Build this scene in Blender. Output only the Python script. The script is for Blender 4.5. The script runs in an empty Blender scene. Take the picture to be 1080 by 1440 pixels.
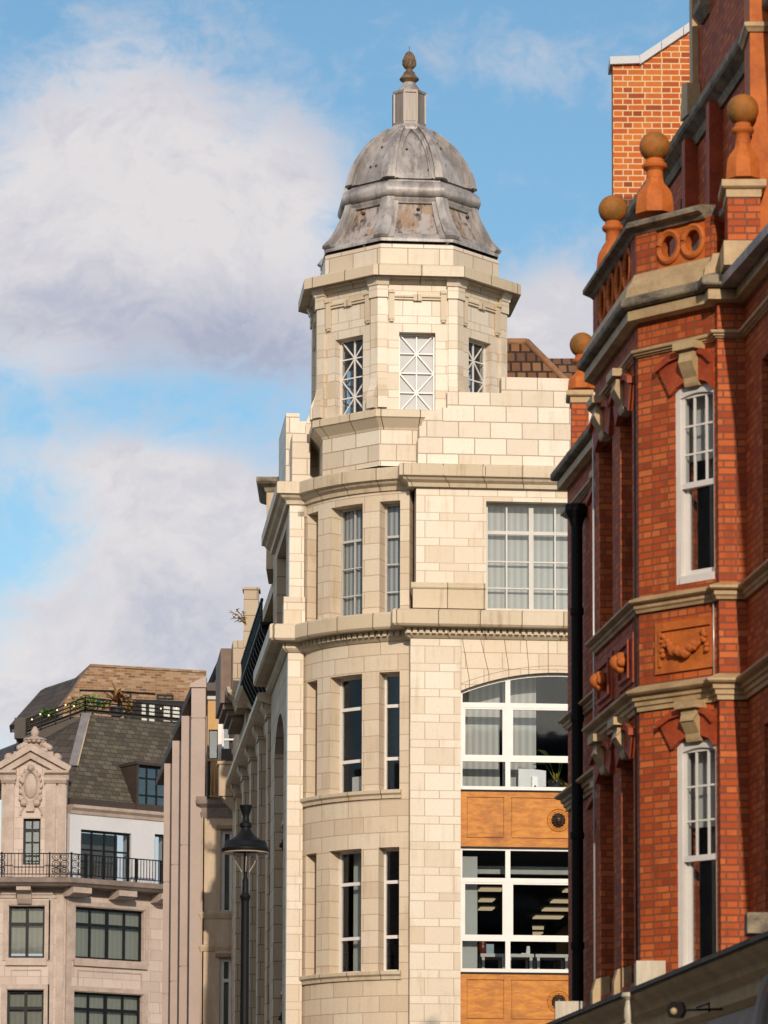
import bpy, math, random
from mathutils import Vector, Matrix
random.seed(7)
SC = bpy.context.scene
COL = SC.collection
R_ = math.radians
# ------------------------------------------------------------ camera
F = 5400.0                       # focal length in photo pixels (135 mm on a 36 mm tall frame)
PITCH, ROLL, HOR = R_(6.0), R_(0.18), 1800.0
CAMZ = 1.65
SHIFT = (HOR - 720 - F*math.tan(PITCH))/1440.0
fwd = Vector((0, math.cos(PITCH), math.sin(PITCH)))
up0 = Vector((0, -math.sin(PITCH), math.cos(PITCH)))
rt0 = Vector((1, 0, 0))
CR = rt0*math.cos(ROLL) + up0*math.sin(ROLL)
CU = -rt0*math.sin(ROLL) + up0*math.cos(ROLL)
cd = bpy.data.cameras.new('camera')
cam = bpy.data.objects.new('camera', cd); COL.objects.link(cam)
cam.matrix_world = Matrix(((CR.x, CU.x, -fwd.x, 0), (CR.y, CU.y, -fwd.y, 0), (CR.z, CU.z, -fwd.z, CAMZ), (0, 0, 0, 1)))
cd.lens = 135; cd.sensor_fit = 'VERTICAL'; cd.sensor_height = 36; cd.sensor_width = 27
cd.shift_y = SHIFT
cd.clip_end = 4000; cd.clip_start = 0.1
cd.dof.use_dof = True; cd.dof.focus_distance = 82; cd.dof.aperture_fstop = 5.0
SC.camera = cam
SC.view_settings.view_transform = 'Standard'; SC.view_settings.look = 'None'
SC.view_settings.exposure = 0.0; SC.view_settings.gamma = 1.0
# ------------------------------------------------------------ sun and sky
SUN_AZ, SUN_EL = 5.6, 19.5       # degrees right of straight-behind the camera; height
SUN_S, SKY_S = 3.5, 0.15
sd = bpy.data.lights.new('sun', 'SUN'); sd.energy = SUN_S; sd.angle = R_(0.5); sd.color = (1.0, 0.86, 0.70)
so = bpy.data.objects.new('sun', sd); COL.objects.link(so)
TS = Vector((math.sin(R_(SUN_AZ))*math.cos(R_(SUN_EL)), -math.cos(R_(SUN_AZ))*math.cos(R_(SUN_EL)), math.sin(R_(SUN_EL))))
so.rotation_euler = TS.to_track_quat('Z', 'Y').to_euler()
so.location = TS*60

class NT:
    """small helper to write node trees"""
    def __init__(s, tree): s.t = tree; s.t.nodes.clear()
    def n(s, typ, ins=None, **kw):
        d = s.t.nodes.new(typ)
        for k, v in kw.items(): setattr(d, k, v)
        if ins:
            for k, v in ins.items():
                sock = d.inputs[k]
                if isinstance(v, bpy.types.NodeSocket): s.t.links.new(v, sock)
                else: sock.default_value = v
        return d
    def m(s, op, a, b=0.0, c=0.0, clamp=False):
        d = s.n('ShaderNodeMath', {0: a, 1: b, 2: c}, operation=op, use_clamp=clamp)
        return d.outputs[0]
    def mix(s, f, a, b, blend='MIX'):
        d = s.n('ShaderNodeMix', data_type='RGBA', blend_type=blend)
        for k, v in ((0, f), (6, a), (7, b)):
            if isinstance(v, bpy.types.NodeSocket): s.t.links.new(v, d.inputs[k])
            else: d.inputs[k].default_value = v if k == 0 or len(v) == 4 else (*v, 1)
        return d.outputs[2]
    def noise(s, vec, scale, detail=4, rough=.55, dist=0.0):
        d = s.n('ShaderNodeTexNoise', {'Scale': scale, 'Detail': detail, 'Roughness': rough, 'Distortion': dist})
        if vec is not None: s.t.links.new(vec, d.inputs['Vector'])
        return d.outputs['Fac']
    def ramp(s, f, lo, hi, a=0.0, b=1.0):
        d = s.n('ShaderNodeMapRange', {0: f, 1: lo, 2: hi, 3: a, 4: b}, interpolation_type='SMOOTHSTEP')
        return d.outputs[0]
    def scale(s, vec, sx, sy, sz):
        d = s.n('ShaderNodeVectorMath', {0: vec, 1: (sx, sy, sz)}, operation='MULTIPLY')
        return d.outputs[0]

W = bpy.data.worlds.new("World"); SC.world = W; W.use_nodes = True
k = NT(W.node_tree)
sky = k.n('ShaderNodeTexSky', sky_type='NISHITA', sun_disc=False, sun_elevation=R_(SUN_EL), sun_rotation=R_(180-SUN_AZ),
          altitude=20, air_density=1.0, dust_density=0.6, ozone_density=2.0)
dirv = k.n('ShaderNodeTexCoord').outputs['Generated']
sp = k.n('ShaderNodeSeparateXYZ', {0: dirv})
az = k.m('ARCTAN2', sp.outputs[0], sp.outputs[1])
el = k.m('ARCSINE', sp.outputs[2])
warp = k.n('ShaderNodeTexNoise', {'Scale': 22.0, 'Detail': 5.0, 'Vector': dirv}).outputs['Color']
wdir = k.n('ShaderNodeVectorMath', {0: dirv, 1: k.scale(k.n('ShaderNodeVectorMath', {0: warp, 1: (.5, .5, .5)}, operation='SUBTRACT').outputs[0], .05, .05, .035)}, operation='ADD').outputs[0]
flat = k.scale(wdir, 1, 1, 1.5)
nbig = k.noise(flat, 16, 8, .6, .2)
nmid = k.noise(flat, 42, 9, .62, .2)
nfin = k.noise(flat, 120, 8, .66, .1)
DEG = 180/math.pi
def blob(cx, cy, rx, ry, amp):       # a cloud bank, centre and size in degrees of azimuth / elevation
    a = k.m('MULTIPLY', k.m('SUBTRACT', az, cx/DEG), DEG/rx)
    b = k.m('MULTIPLY', k.m('SUBTRACT', el, cy/DEG), DEG/ry)
    r2 = k.m('ADD', k.m('MULTIPLY', a, a), k.m('MULTIPLY', b, b))
    return k.m('MULTIPLY', k.m('EXPONENT', k.m('MULTIPLY', r2, -1.0)), amp)
def total(bl):
    s = None
    for b in bl:
        o = blob(*b); s = o if s is None else k.m('ADD', s, o)
    return s
CLOUDS = [(-3.9, 16.7, 2.1, 1.9, .78), (-3.2, 15.5, 2.6, 1.5, .60), (-5.0, 15.2, 1.8, 1.2, .5), (-1.4, 15.9, 1.0, 1.5, .42), (-4.2, 14.4, 2.8, .7, .42),
          (-2.0, 13.9, 1.7, .8, .42), (-.9, 13.4, .9, .9, .3), (-5.3, 13.6, 1.0, .5, .38),
          (-4.6, 12.1, 1.8, .6, .5), (-3.3, 12.0, .9, .35, .3), (-2.4, 11.3, 1.9, .9, .72), (-3.4, 10.2, 2.2, 1.4, .78), (-1.6, 10.1, 1.5, 1.3, .6), (-4.9, 9.1, 1.6, 1.0, .72), (-3.0, 8.3, 3.2, .9, .85),
          (2.8, 14.4, 1.3, .8, .8), (2.4, 13.5, 1.6, .9, .8), (2.2, 17.9, 1.7, .6, .36), (3.6, 12.3, 2.0, 1.0, .6),
          (11, 12, 4, 3, .8), (-13, 14, 5, 3, .8), (-2, 5.5, 12, 2.0, .8), (-12, 24, 6, 3, .7), (8, 27, 7, 3, .6),
          (-75, 30, 42, 22, .9), (70, 28, 35, 16, .8), (-20, 62, 70, 14, .7), (150, 40, 40, 20, .7), (-150, 35, 40, 25, .8)]  # unseen cloud banks added for whiter, brighter ambient light
SHADE = [(-3.9, 14.15, 2.9, .6, .65), (-1.6, 13.6, 1.9, .7, .62), (-2.8, 9.8, 2.2, .9, .4), (-3.2, 8.4, 3.5, .6, .3), (2.5, 13.2, 1.7, .8, .35), (-4.0, 17.1, 1.6, .5, .12)]
dens = k.m('ADD', total(CLOUDS), k.m('MULTIPLY', k.m('SUBTRACT', nbig, .5), .75))
dens = k.m('ADD', dens, k.m('MULTIPLY', k.m('SUBTRACT', nmid, .5), .95))
dens = k.m('ADD', dens, k.m('MULTIPLY', k.m('SUBTRACT', nfin, .5), .6))
cover = k.ramp(dens, .12, .92, 0, .94)
shade = k.m('ADD', total(SHADE), k.m('MULTIPLY', k.m('SUBTRACT', nmid, .5), 1.1), clamp=True)
shade = k.m('ADD', shade, k.ramp(k.m('ADD', nbig, k.m('MULTIPLY', k.m('SUBTRACT', nfin, .5), .5)), .40, .66, -.05, .30), clamp=True)
LIT = [c/SKY_S for c in (.76, .715, .715)]; DIM = [c/SKY_S for c in (.41, .43, .545)]
ccol = k.mix(shade, LIT, DIM)
brt = k.m('ADD', 1.0, total([(-80, 34, 55, 32, .45), (-160, 40, 50, 30, .4), (-20, 66, 80, 16, .3)]))   # unseen clouds brightened to lift the light on shaded fronts
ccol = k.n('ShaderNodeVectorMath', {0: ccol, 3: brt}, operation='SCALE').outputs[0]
hs = k.n('ShaderNodeHueSaturation', {'Hue': .490, 'Saturation': 1.12, 'Value': .84, 'Color': sky.outputs[0]})
tint = k.mix(1.0, hs.outputs[0], (1.0, 1.0, 1.0), 'MULTIPLY')
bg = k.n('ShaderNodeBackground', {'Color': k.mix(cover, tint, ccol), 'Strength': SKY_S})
wo = k.n('ShaderNodeOutputWorld', {'Surface': bg.outputs[0]})

# ------------------------------------------------------------ rays and frames
def ray(x, y):
    return (CR*((x-540)/F) + CU*((720-y)/F + SHIFT*1440/F) + fwd)
def proj(p):
    d = Vector(p) - Vector((0, 0, CAMZ))
    z = d.dot(fwd)
    return 540 + F*d.dot(CR)/z, 720 - F*(d.dot(CU)/z) + SHIFT*1440
def at(x, y, Y):
    d = ray(x, y); s = Y/d.y
    return Vector((d.x*s, Y, CAMZ + d.z*s))
class Flat:
    seg = None
    def __init__(s, O, t):
        s.O = Vector((O[0], O[1])); s.t = Vector(t).normalized(); s.n = Vector((s.t.y, -s.t.x))
    def P(s, u, z, w=0.0):
        p = s.O + s.t*u + s.n*w
        return Vector((p.x, p.y, z))
    def hit(s, x, y, w=0.0):
        d = ray(x, y); o = s.O + s.n*w
        q = (o.x*s.n.x + o.y*s.n.y)/(d.x*s.n.x + d.y*s.n.y)
        p = Vector((d.x*q, d.y*q)) - o
        return p.dot(s.t), CAMZ + d.z*q
    def sub(s, u, w=0.0):
        p = s.P(u, 0, w); return Flat((p.x, p.y), s.t)
class Arc:
    seg = .22
    def __init__(s, C, R, a0, sg): s.C = Vector(C); s.R = R; s.a0 = a0; s.sg = sg
    def P(s, u, z, w=0.0):
        a = s.a0 + s.sg*u/s.R
        return Vector((s.C.x + (s.R+w)*math.cos(a), s.C.y + (s.R+w)*math.sin(a), z))
    def u_at(s, x, z, w, lo, hi):          # the arc length whose point shows at pixel column x
        for _ in range(40):
            m = (lo+hi)/2
            if (proj(s.P(m, z, w))[0] < x) == (proj(s.P(hi, z, w))[0] > proj(s.P(lo, z, w))[0]): lo = m
            else: hi = m
        return (lo+hi)/2
# ------------------------------------------------------------ mesh builder
class MB:
    def __init__(s): s.v = []; s.f = []; s.uv = []; s.sm = []
    def face(s, pts, uvs=None, smooth=False):
        i = len(s.v); s.v += [tuple(p) for p in pts]; s.f.append(tuple(range(i, i+len(pts))))
        if uvs is None:
            p = [Vector(q) for q in pts]
            nn = Vector((0, 0, 0))
            for a in range(len(p)):
                A, B = p[a], p[(a+1) % len(p)]
                nn += Vector(((A.y-B.y)*(A.z+B.z), (A.z-B.z)*(A.x+B.x), (A.x-B.x)*(A.y+B.y)))
            h = Vector((nn.x, nn.y)); ln = nn.length or 1
            if h.length/ln > .35:
                h.normalize(); uvs = [(-q.x*h.y + q.y*h.x, q.z) for q in p]
            else: uvs = [(q.x, q.y) for q in p]
        s.uv += [tuple(q) for q in uvs]; s.sm.append(smooth)
    def split(s, fr, a, b):
        if not fr.seg: return [a, b]
        n = max(1, int(math.ceil(abs(b-a)/fr.seg))); return [a+(b-a)*j/n for j in range(n+1)]
    def box(s, fr, u0, u1, z0, z1, w0, w1):
        us = s.split(fr, u0, u1); P = fr.P
        for a, b in zip(us, us[1:]):
            s.face([P(a, z0, w1), P(b, z0, w1), P(b, z1, w1), P(a, z1, w1)], [(a, z0), (b, z0), (b, z1), (a, z1)])
            s.face([P(b, z0, w0), P(a, z0, w0), P(a, z1, w0), P(b, z1, w0)], [(b, z0), (a, z0), (a, z1), (b, z1)])
            s.face([P(a, z1, w1), P(b, z1, w1), P(b, z1, w0), P(a, z1, w0)], [(a, w1), (b, w1), (b, w0), (a, w0)])
            s.face([P(a, z0, w0), P(b, z0, w0), P(b, z0, w1), P(a, z0, w1)], [(a, w0), (b, w0), (b, w1), (a, w1)])
        s.face([P(u0, z0, w0), P(u0, z0, w1), P(u0, z1, w1), P(u0, z1, w0)], [(w0, z0), (w1, z0), (w1, z1), (w0, z1)])
        s.face([P(u1, z0, w1), P(u1, z0, w0), P(u1, z1, w0), P(u1, z1, w1)], [(w1, z0), (w0, z0), (w0, z1), (w1, z1)])
        return s
    def prism(s, fr, poly, w0, w1):
        P = fr.P
        s.face([P(u, z, w1) for u, z in poly], poly)
        s.face([P(u, z, w0) for u, z in reversed(poly)], list(reversed(poly)))
        for (a, b), (c, d) in zip(poly, poly[1:]+poly[:1]):
            s.face([P(a, b, w1), P(a, b, w0), P(c, d, w0), P(c, d, w1)])
        return s
    def wall(s, fr, u0, u1, z0, z1, holes=(), w0=-.4, w1=0.0, back=True):
        """a thick wall with rectangular openings and their reveals"""
        us = sorted({u0, u1, *[min(max(q, u0), u1) for h in holes for q in h[:2]]})
        zs = sorted({z0, z1, *[min(max(q, z0), z1) for h in holes for q in h[2:]]})
        P = fr.P
        for za, zb in zip(zs, zs[1:]):
            for ua, ub in zip(us, us[1:]):
                cu, cz = (ua+ub)/2, (za+zb)/2
                if any(h[0] < cu < h[1] and h[2] < cz < h[3] for h in holes): continue
                q = s.split(fr, ua, ub)
                for a, b in zip(q, q[1:]):
                    s.face([P(a, za, w1), P(b, za, w1), P(b, zb, w1), P(a, zb, w1)], [(a, za), (b, za), (b, zb), (a, zb)])
                    if back: s.face([P(b, za, w0), P(a, za, w0), P(a, zb, w0), P(b, zb, w0)], [(b, za), (a, za), (a, zb), (b, zb)])
        for a, b, c, d in [*holes, (u0, u1, z0, z1)]:
            for u in (a, b):
                s.face([P(u, c, w1), P(u, c, w0), P(u, d, w0), P(u, d, w1)], [(w1, c), (w0, c), (w0, d), (w1, d)])
            q = s.split(fr, a, b)
            for z in (c, d):
                for e, g in zip(q, q[1:]):
                    s.face([P(e, z, w1), P(g, z, w1), P(g, z, w0), P(e, z, w0)], [(e, w1), (g, w1), (g, w0), (e, w0)])
        return s
    def sweep(s, path, prof, closed=False, smooth=False, caps=True):
        """moulding: profile of (offset, z) carried along a plan polyline with mitred corners (offset to the right of travel)"""
        pts = [Vector((p[0], p[1])) for p in path]; n = len(pts)
        offs = []
        for i in range(n):
            d0 = (pts[i]-pts[i-1]).normalized() if (i > 0 or closed) else None
            d1 = (pts[(i+1) % n]-pts[i]).normalized() if (i < n-1 or closed) else None
            d0 = d0 or d1; d1 = d1 or d0
            n0, n1 = Vector((d0.y, -d0.x)), Vector((d1.y, -d1.x))
            offs.append((n0+n1)/(1+n0.dot(n1)))
        L = [0.0]
        for i in range(n if closed else n-1): L.append(L[-1]+(pts[(i+1) % n]-pts[i]).length)
        H = [0.0]
        for a, b in zip(prof, prof[1:]): H.append(H[-1]+math.hypot(a[0]-b[0], a[1]-b[1]))
        def Q(i, j):
            p = pts[i % n]+offs[i % n]*prof[j][0]; return (p.x, p.y, prof[j][1])
        for i in range(n if closed else n-1):
            for j in range(len(prof)-1):
                s.face([Q(i, j), Q(i+1, j), Q(i+1, j+1), Q(i, j+1)],
                       [(L[i], H[j]), (L[i+1], H[j]), (L[i+1], H[j+1]), (L[i], H[j+1])], smooth)
        if caps and not closed:
            s.face([Q(0, j) for j in range(len(prof))]); s.face([Q(n-1, j) for j in range(len(prof)-1, -1, -1)])
        return s
    def lathe(s, c, prof, n=24, rot=0.0, smooth=True, sc=1.0):
        """profile of (radius, z) turned round the vertical axis at c"""
        H = 0.0
        for (r0, z0), (r1, z1) in zip(prof, prof[1:]):
            H1 = H+math.hypot(r1-r0, z1-z0)
            for j in range(n):
                a, b = rot+2*math.pi*j/n, rot+2*math.pi*(j+1)/n
                q = [(r0, a, z0), (r0, b, z0), (r1, b, z1), (r1, a, z1)]
                rm = max(r0, r1)
                pts = [(c[0]+r*math.cos(t), c[1]+r*math.sin(t), c[2]+z) for r, t, z in q]
                uvs = [(a*rm, H), (b*rm, H), (b*rm, H1), (a*rm, H1)]
                if r0 < 1e-5: pts = pts[1:]; uvs = uvs[1:]
                elif r1 < 1e-5: pts = pts[:3]; uvs = uvs[:3]
                s.face(pts, uvs, smooth)
            H = H1
        return s
    def ball(s, c, r, n=16, m=10, sc=(1, 1, 1)):
        c = Vector(c)
        for i in range(m):
            for j in range(n):
                q = []
                for (ii, jj) in ((i, j), (i, j+1), (i+1, j+1), (i+1, j)):
                    th, ph = math.pi*ii/m, 2*math.pi*jj/n
                    q.append((c.x+r*sc[0]*math.sin(th)*math.cos(ph), c.y+r*sc[1]*math.sin(th)*math.sin(ph), c.z+r*sc[2]*math.cos(th)))
                if i == 0: q = q[1:]
                elif i == m-1: q = q[:3]
                s.face(q, [(p[0], p[2]) for p in q], True)
        return s
    def tube(s, pts, r, n=8, smooth=True, r1=None):
        pts = [Vector(p) for p in pts]; m = len(pts); rings = []
        for i, p in enumerate(pts):
            d = (pts[min(i+1, m-1)]-pts[max(i-1, 0)]).normalized()
            a = d.cross(Vector((0, 0, 1)))
            if a.length < .05: a = d.cross(Vector((1, 0, 0)))
            a.normalize(); b = d.cross(a)
            rr = r if r1 is None else r+(r1-r)*i/(m-1)
            rings.append([p+(a*math.cos(2*math.pi*j/n)+b*math.sin(2*math.pi*j/n))*rr for j in range(n)])
        for A, B in zip(rings, rings[1:]):
            for j in range(n):
                s.face([A[j], A[(j+1) % n], B[(j+1) % n], B[j]], None, smooth)
        s.face(rings[0]); s.face(rings[-1][::-1])
        return s
    def build(s, name, mat, parent=None):
        me = bpy.data.meshes.new(name)
        me.from_pydata(s.v, [], s.f)
        uvl = me.uv_layers.new(name='UVMap')
        flat = [c for q in s.uv for c in q]
        uvl.data.foreach_set('uv', flat)
        me.polygons.foreach_set('use_smooth', s.sm)
        if any(s.sm):                       # weld so that smooth shading works
            import bmesh
            bm = bmesh.new(); bm.from_mesh(me)
            bmesh.ops.remove_doubles(bm, verts=bm.verts, dist=1e-5)
            bmesh.ops.recalc_face_normals(bm, faces=bm.faces)
            for e in bm.edges:
                if len(e.link_faces) == 2 and e.calc_face_angle(0) > .7: e.smooth = False
            bm.to_mesh(me); bm.free()
        me.materials.append(mat)
        o = bpy.data.objects.new(name, me); COL.objects.link(o)
        if parent is not None:
            o.parent = parent
            o.matrix_parent_inverse = Matrix.Translation(-WORLD(parent))
        return o
def WORLD(o):
    p = Vector((0, 0, 0))
    q = o
    while q is not None:
        p += q.location + (q.matrix_parent_inverse.translation if q.parent else Vector((0, 0, 0))); q = q.parent
    return p
def thing(name, loc, label, cat, group=None):
    o = bpy.data.objects.new(name, None); COL.objects.link(o); o.location = loc; o.empty_display_size = .3
    return tag(o, label, cat, group)
def tag(o, label, cat, group=None, kind=None):
    o['label'] = label; o['category'] = cat
    if group: o['group'] = group
    if kind: o['kind'] = kind
    return o
def copy_tree(o, parent=None, delta=None):
    c = o.copy(); COL.objects.link(c)
    if parent is not None: c.parent = parent
    for ch in o.children: copy_tree(ch, c)
    return c
# ------------------------------------------------------------ materials
def newmat(name):
    m = bpy.data.materials.new(name); m.use_nodes = True
    return m, NT(m.node_tree)
def finish(m, q, col, rough=.6, bump=None, bs=.3, bd=.01, metal=0.0, spec=.5, coat=0.0):
    b = q.n('ShaderNodeBsdfPrincipled', {'Roughness': rough, 'Metallic': metal, 'Specular IOR Level': spec, 'Coat Weight': coat, 'Coat Roughness': .15})
    if isinstance(col, bpy.types.NodeSocket): q.t.links.new(col, b.inputs['Base Color'])
    else: b.inputs['Base Color'].default_value = (*col, 1)
    if bump is not None:
        bp = q.n('ShaderNodeBump', {'Strength': bs, 'Distance': bd, 'Height': bump}); q.t.links.new(bp.outputs[0], b.inputs['Normal'])
    q.n('ShaderNodeOutputMaterial', {0: b.outputs[0]})
    return m
def plain(name, c, rough=.6, var=.15, scale=3.0, c2=None, metal=0.0, bs=.15, stretch=(1, 1, 1), spec=.5, coat=0.0, bd=.01):
    """one colour with uneven tone and a fine bump"""
    m, q = newmat(name)
    co = q.n('ShaderNodeTexCoord').outputs['Object']
    co = q.scale(co, *stretch)
    a = q.noise(co, scale, 6, .6); b = q.noise(co, scale*7, 5, .6)
    c2 = c2 or tuple(x*(1-var*2.2) for x in c)
    f = q.ramp(q.m('ADD', q.m('MULTIPLY', a, .7), q.m('MULTIPLY', b, .3)), .3, .7)
    return finish(m, q, q.mix(f, c2, c), rough, q.noise(co, scale*12, 4, .6), bs, bd, metal, spec, coat)
def masonry(name, cols, mortar, bw, rh, short=None, ms=.01, rough=.5, bs=.35, bd=.006, stain=(.25, .2, .15), sa=.25, off=.5, spec=.35, coat=0.0, freq=2, squash=1.0):
    """courses of blocks or bricks on the face's own metre grid; 'short' alternates a low course; stains and tone per block"""
    m, q = newmat(name)
    uv = q.n('ShaderNodeUVMap').outputs[0]
    s = q.n('ShaderNodeSeparateXYZ', {0: uv}); u, v = s.outputs[0], s.outputs[1]
    if short:
        Pd = rh+short; t = rh/Pd
        g = q.m('DIVIDE', v, Pd); kf = q.m('FLOOR', g); f = q.m('SUBTRACT', g, kf)
        lo = q.m('DIVIDE', f, t); hi = q.m('ADD', 1.0, q.m('DIVIDE', q.m('SUBTRACT', f, t), 1-t))
        sel = q.m('GREATER_THAN', f, t)
        v2 = q.m('ADD', q.m('MULTIPLY', lo, q.m('SUBTRACT', 1.0, sel)), q.m('MULTIPLY', hi, sel))
        V = q.m('ADD', q.m('MULTIPLY', kf, 2.0), v2)
        U = q.m('DIVIDE', u, rh); bw_, rh_, ms_ = bw/rh, 1.0, ms/rh
    else: U, V, bw_, rh_, ms_ = u, v, bw, rh, ms
    vec = q.n('ShaderNodeCombineXYZ', {0: U, 1: V}).outputs[0]
    wob = q.n('ShaderNodeVectorMath', {0: vec, 1: q.scale(q.n('ShaderNodeTexNoise', {'Scale': 6.0, 'Vector': vec}).outputs['Color'], ms_*.6, ms_*.6, 0)}, operation='ADD').outputs[0]
    br = q.n('ShaderNodeTexBrick', {'Vector': wob, 'Color1': (0, 0, 0, 1), 'Color2': (1, 1, 1, 1), 'Mortar': (.5, .5, .5, 1), 'Scale': 1.0,
             'Mortar Size': ms_, 'Mortar Smooth': .15, 'Bias': 0.0, 'Brick Width': bw_, 'Row Height': rh_}, offset=off, offset_frequency=freq, squash=squash, squash_frequency=2)
    rnd = br.outputs[0]; mf = br.outputs[1]
    cr = q.n('ShaderNodeValToRGB'); e = cr.color_ramp.elements
    e[0].position = 0; e[0].color = (*cols[0], 1); e[1].position = 1; e[1].color = (*cols[-1], 1)
    for i, c in enumerate(cols[1:-1]):
        x = e.new((i+1)/(len(cols)-1)); x.color = (*c, 1)
    q.t.links.new(rnd, cr.inputs[0])
    ob = q.n('ShaderNodeTexCoord').outputs['Object']
    n1 = q.noise(ob, 1.1, 7, .65); n2 = q.noise(q.scale(ob, 5, 5, .5), 1.6, 5, .6); n3 = q.noise(ob, 30, 4, .6)
    st = q.m('MULTIPLY', q.ramp(q.m('ADD', q.m('MULTIPLY', n1, .5), q.m('MULTIPLY', n2, .5)), .5, .72), sa)
    col = q.mix(st, cr.outputs[0], stain)
    col = q.mix(q.ramp(n3, .35, .75, 0, .16), col, tuple(x*.55 for x in cols[0]))
    col = q.mix(mf, col, mortar)
    h = q.m('ADD', q.m('MULTIPLY', q.m('SUBTRACT', 1.0, mf), 1.0), q.m('MULTIPLY', n3, .25))
    h = q.m('ADD', h, q.m('MULTIPLY', rnd, .2))
    return finish(m, q, col, rough, h, bs, bd, 0, spec, coat)
CREAM = [(.50, .40, .26), (.60, .49, .33), (.64, .54, .38), (.69, .60, .45)]
M = {}
M['quoin'] = masonry('faience quoins', [(.54, .435, .31), (.61, .515, .40), (.64, .555, .44), (.67, .59, .48)], (.42, .31, .2), .62, .375, .165, ms=.011, rough=.42, sa=.6, stain=(.40, .29, .17))
M['faience'] = masonry('faience wall', [(.55, .435, .31), (.60, .485, .355), (.62, .51, .375), (.65, .55, .42)], (.40, .29, .19), .78, .345, ms=.010, rough=.45, sa=.6, stain=(.42, .31, .19))
M['faience_pale'] = masonry('pale faience blocks', [(.53, .44, .325), (.60, .51, .40), (.64, .56, .45), (.68, .61, .505)], (.3, .22, .145), .68, .36, ms=.012, rough=.45, sa=.75, stain=(.42, .33, .22))
M['mould'] = masonry('faience mouldings', [(.52, .42, .29), (.60, .50, .37), (.64, .55, .425)], (.16, .11, .065), .78, 40.0, ms=.011, rough=.5, sa=.7, stain=(.28, .19, .11), off=0, spec=.2)
M['mortar'] = plain('mortar joints', (.16, .1, .055), .9)
M['lead'] = None
def lead_mat():
    m, q = newmat('weathered lead')
    ob = q.n('ShaderNodeTexCoord').outputs['Object']
    a = q.noise(q.scale(ob, 1, 1, .16), 2.6, 7, .65, .4); b = q.noise(ob, 1.3, 6, .65); c = q.noise(ob, 14, 5, .65); d = q.noise(q.scale(ob, 1, 1, .12), 9, 4, .6)
    col = q.mix(q.ramp(a, .38, .62), (.21, .19, .18), (.41, .375, .355))
    col = q.mix(q.ramp(b, .55, .72, 0, .35), col, (.27, .18, .12))
    col = q.mix(q.ramp(d, .56, .72, 0, .55), col, (.075, .058, .05))
    col = q.mix(q.ramp(c, .55, .8, 0, .5), col, (.52, .5, .47))
    return finish(m, q, col, .5, c, .3, .02, .15, .5)
M['lead'] = lead_mat()
def rust_mat():
    m, q = newmat('streaked lead panel')
    ob = q.n('ShaderNodeTexCoord').outputs['Object']
    a = q.noise(q.scale(ob, 1, 1, .35), 2.2, 7, .7, .5); c = q.noise(ob, 10, 5, .65); d = q.noise(q.scale(ob, 3, 3, .2), 3, 6, .6)
    col = q.mix(q.ramp(a, .44, .56), (.36, .32, .30), (.29, .20, .135))
    col = q.mix(q.ramp(d, .48, .64, 0, .85), col, (.09, .06, .05))
    col = q.mix(q.ramp(c, .55, .75, 0, .4), col, (.5, .46, .42))
    return finish(m, q, col, .6, c, .3, .02)
M['lead_panel'] = rust_mat()
M['lead_tube'] = plain('sheet metal lantern', (.27, .25, .235), .45, c2=(.11, .07, .045), scale=1.6, metal=.1, stretch=(2.5, 2.5, .12))
M['bronze'] = plain('dark bronze', (.085, .05, .028), .38, scale=5, metal=.5, c2=(.03, .018, .012))
M['urn'] = plain('weathered copper urn', (.22, .14, .07), .6, scale=5, c2=(.06, .035, .022))
M['wood'] = None
def wood_mat():
    m, q = newmat('varnished timber panel')
    uv = q.n('ShaderNodeUVMap').outputs[0]
    a = q.noise(q.scale(uv, 1.2, 4, 1), 2.4, 7, .7, .4); b = q.noise(uv, 1.3, 5, .65); c = q.noise(q.scale(uv, 3, 40, 1), 3, 4, .6)
    col = q.mix(q.ramp(a, .35, .65), (.38, .125, .010), (.57, .22, .022))
    col = q.mix(q.ramp(b, .48, .75, 0, .65), col, (.20, .055, .008))
    col = q.mix(q.ramp(c, .6, .75, 0, .35), col, (.62, .34, .1))
    return finish(m, q, col, .5, c, .12, .005, 0, .3)
M['wood'] = wood_mat()
M['white'] = plain('white painted frame', (.70, .67, .63), .4, var=.05)
M['grey_frame'] = plain('pale aluminium frame', (.50, .48, .44), .45, var=.08)
M['black'] = plain('black iron paint', (.008, .008, .009), .55, var=.2, spec=.2)
M['dark_frame'] = plain('black window frame', (.010, .011, .013), .5, spec=.2)
BR = [(.30, .055, .018), (.43, .078, .020), (.50, .102, .024), (.58, .15, .042), (.38, .066, .020)]
M['brick'] = masonry('red facing brick', BR, (.19, .075, .042), .20, .073, ms=.0085, rough=.65, sa=.85, stain=(.15, .026, .012), bs=1.0, bd=.01, spec=.15, squash=.6)
M['rubbed'] = plain('smooth red brick', (.42, .085, .028), .6, spec=.2, c2=(.24, .04, .018), scale=4)
M['gable_brick'] = masonry('orange gable brick', [(.24, .05, .02), (.48, .095, .018), (.55, .135, .022), (.57, .17, .035), (.42, .08, .024)], (.62, .46, .26), .225, .079, ms=.0085, rough=.75, sa=.2, stain=(.25, .06, .02), freq=2, spec=.2, squash=.56)
M['dressing'] = plain('sandstone dressing', (.52, .38, .20), .6, c2=(.33, .22, .11), scale=3)
M['dirty'] = plain('sooty stone', (.33, .27, .18), .75, c2=(.06, .05, .04), scale=4, stretch=(1, 1, 1.6))
M['terra'] = plain('terracotta', (.58, .165, .032), .65, spec=.2, var=.3, c2=(.34, .085, .022), scale=3)
M['lichen'] = plain('lichened terracotta ball', (.44, .15, .03), .65, spec=.25, c2=(.17, .095, .022), scale=5)
M['whitestone'] = plain('white stone block', (.62, .57, .46), .6, c2=(.42, .36, .26), scale=3, stretch=(3, 3, .5))
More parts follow.
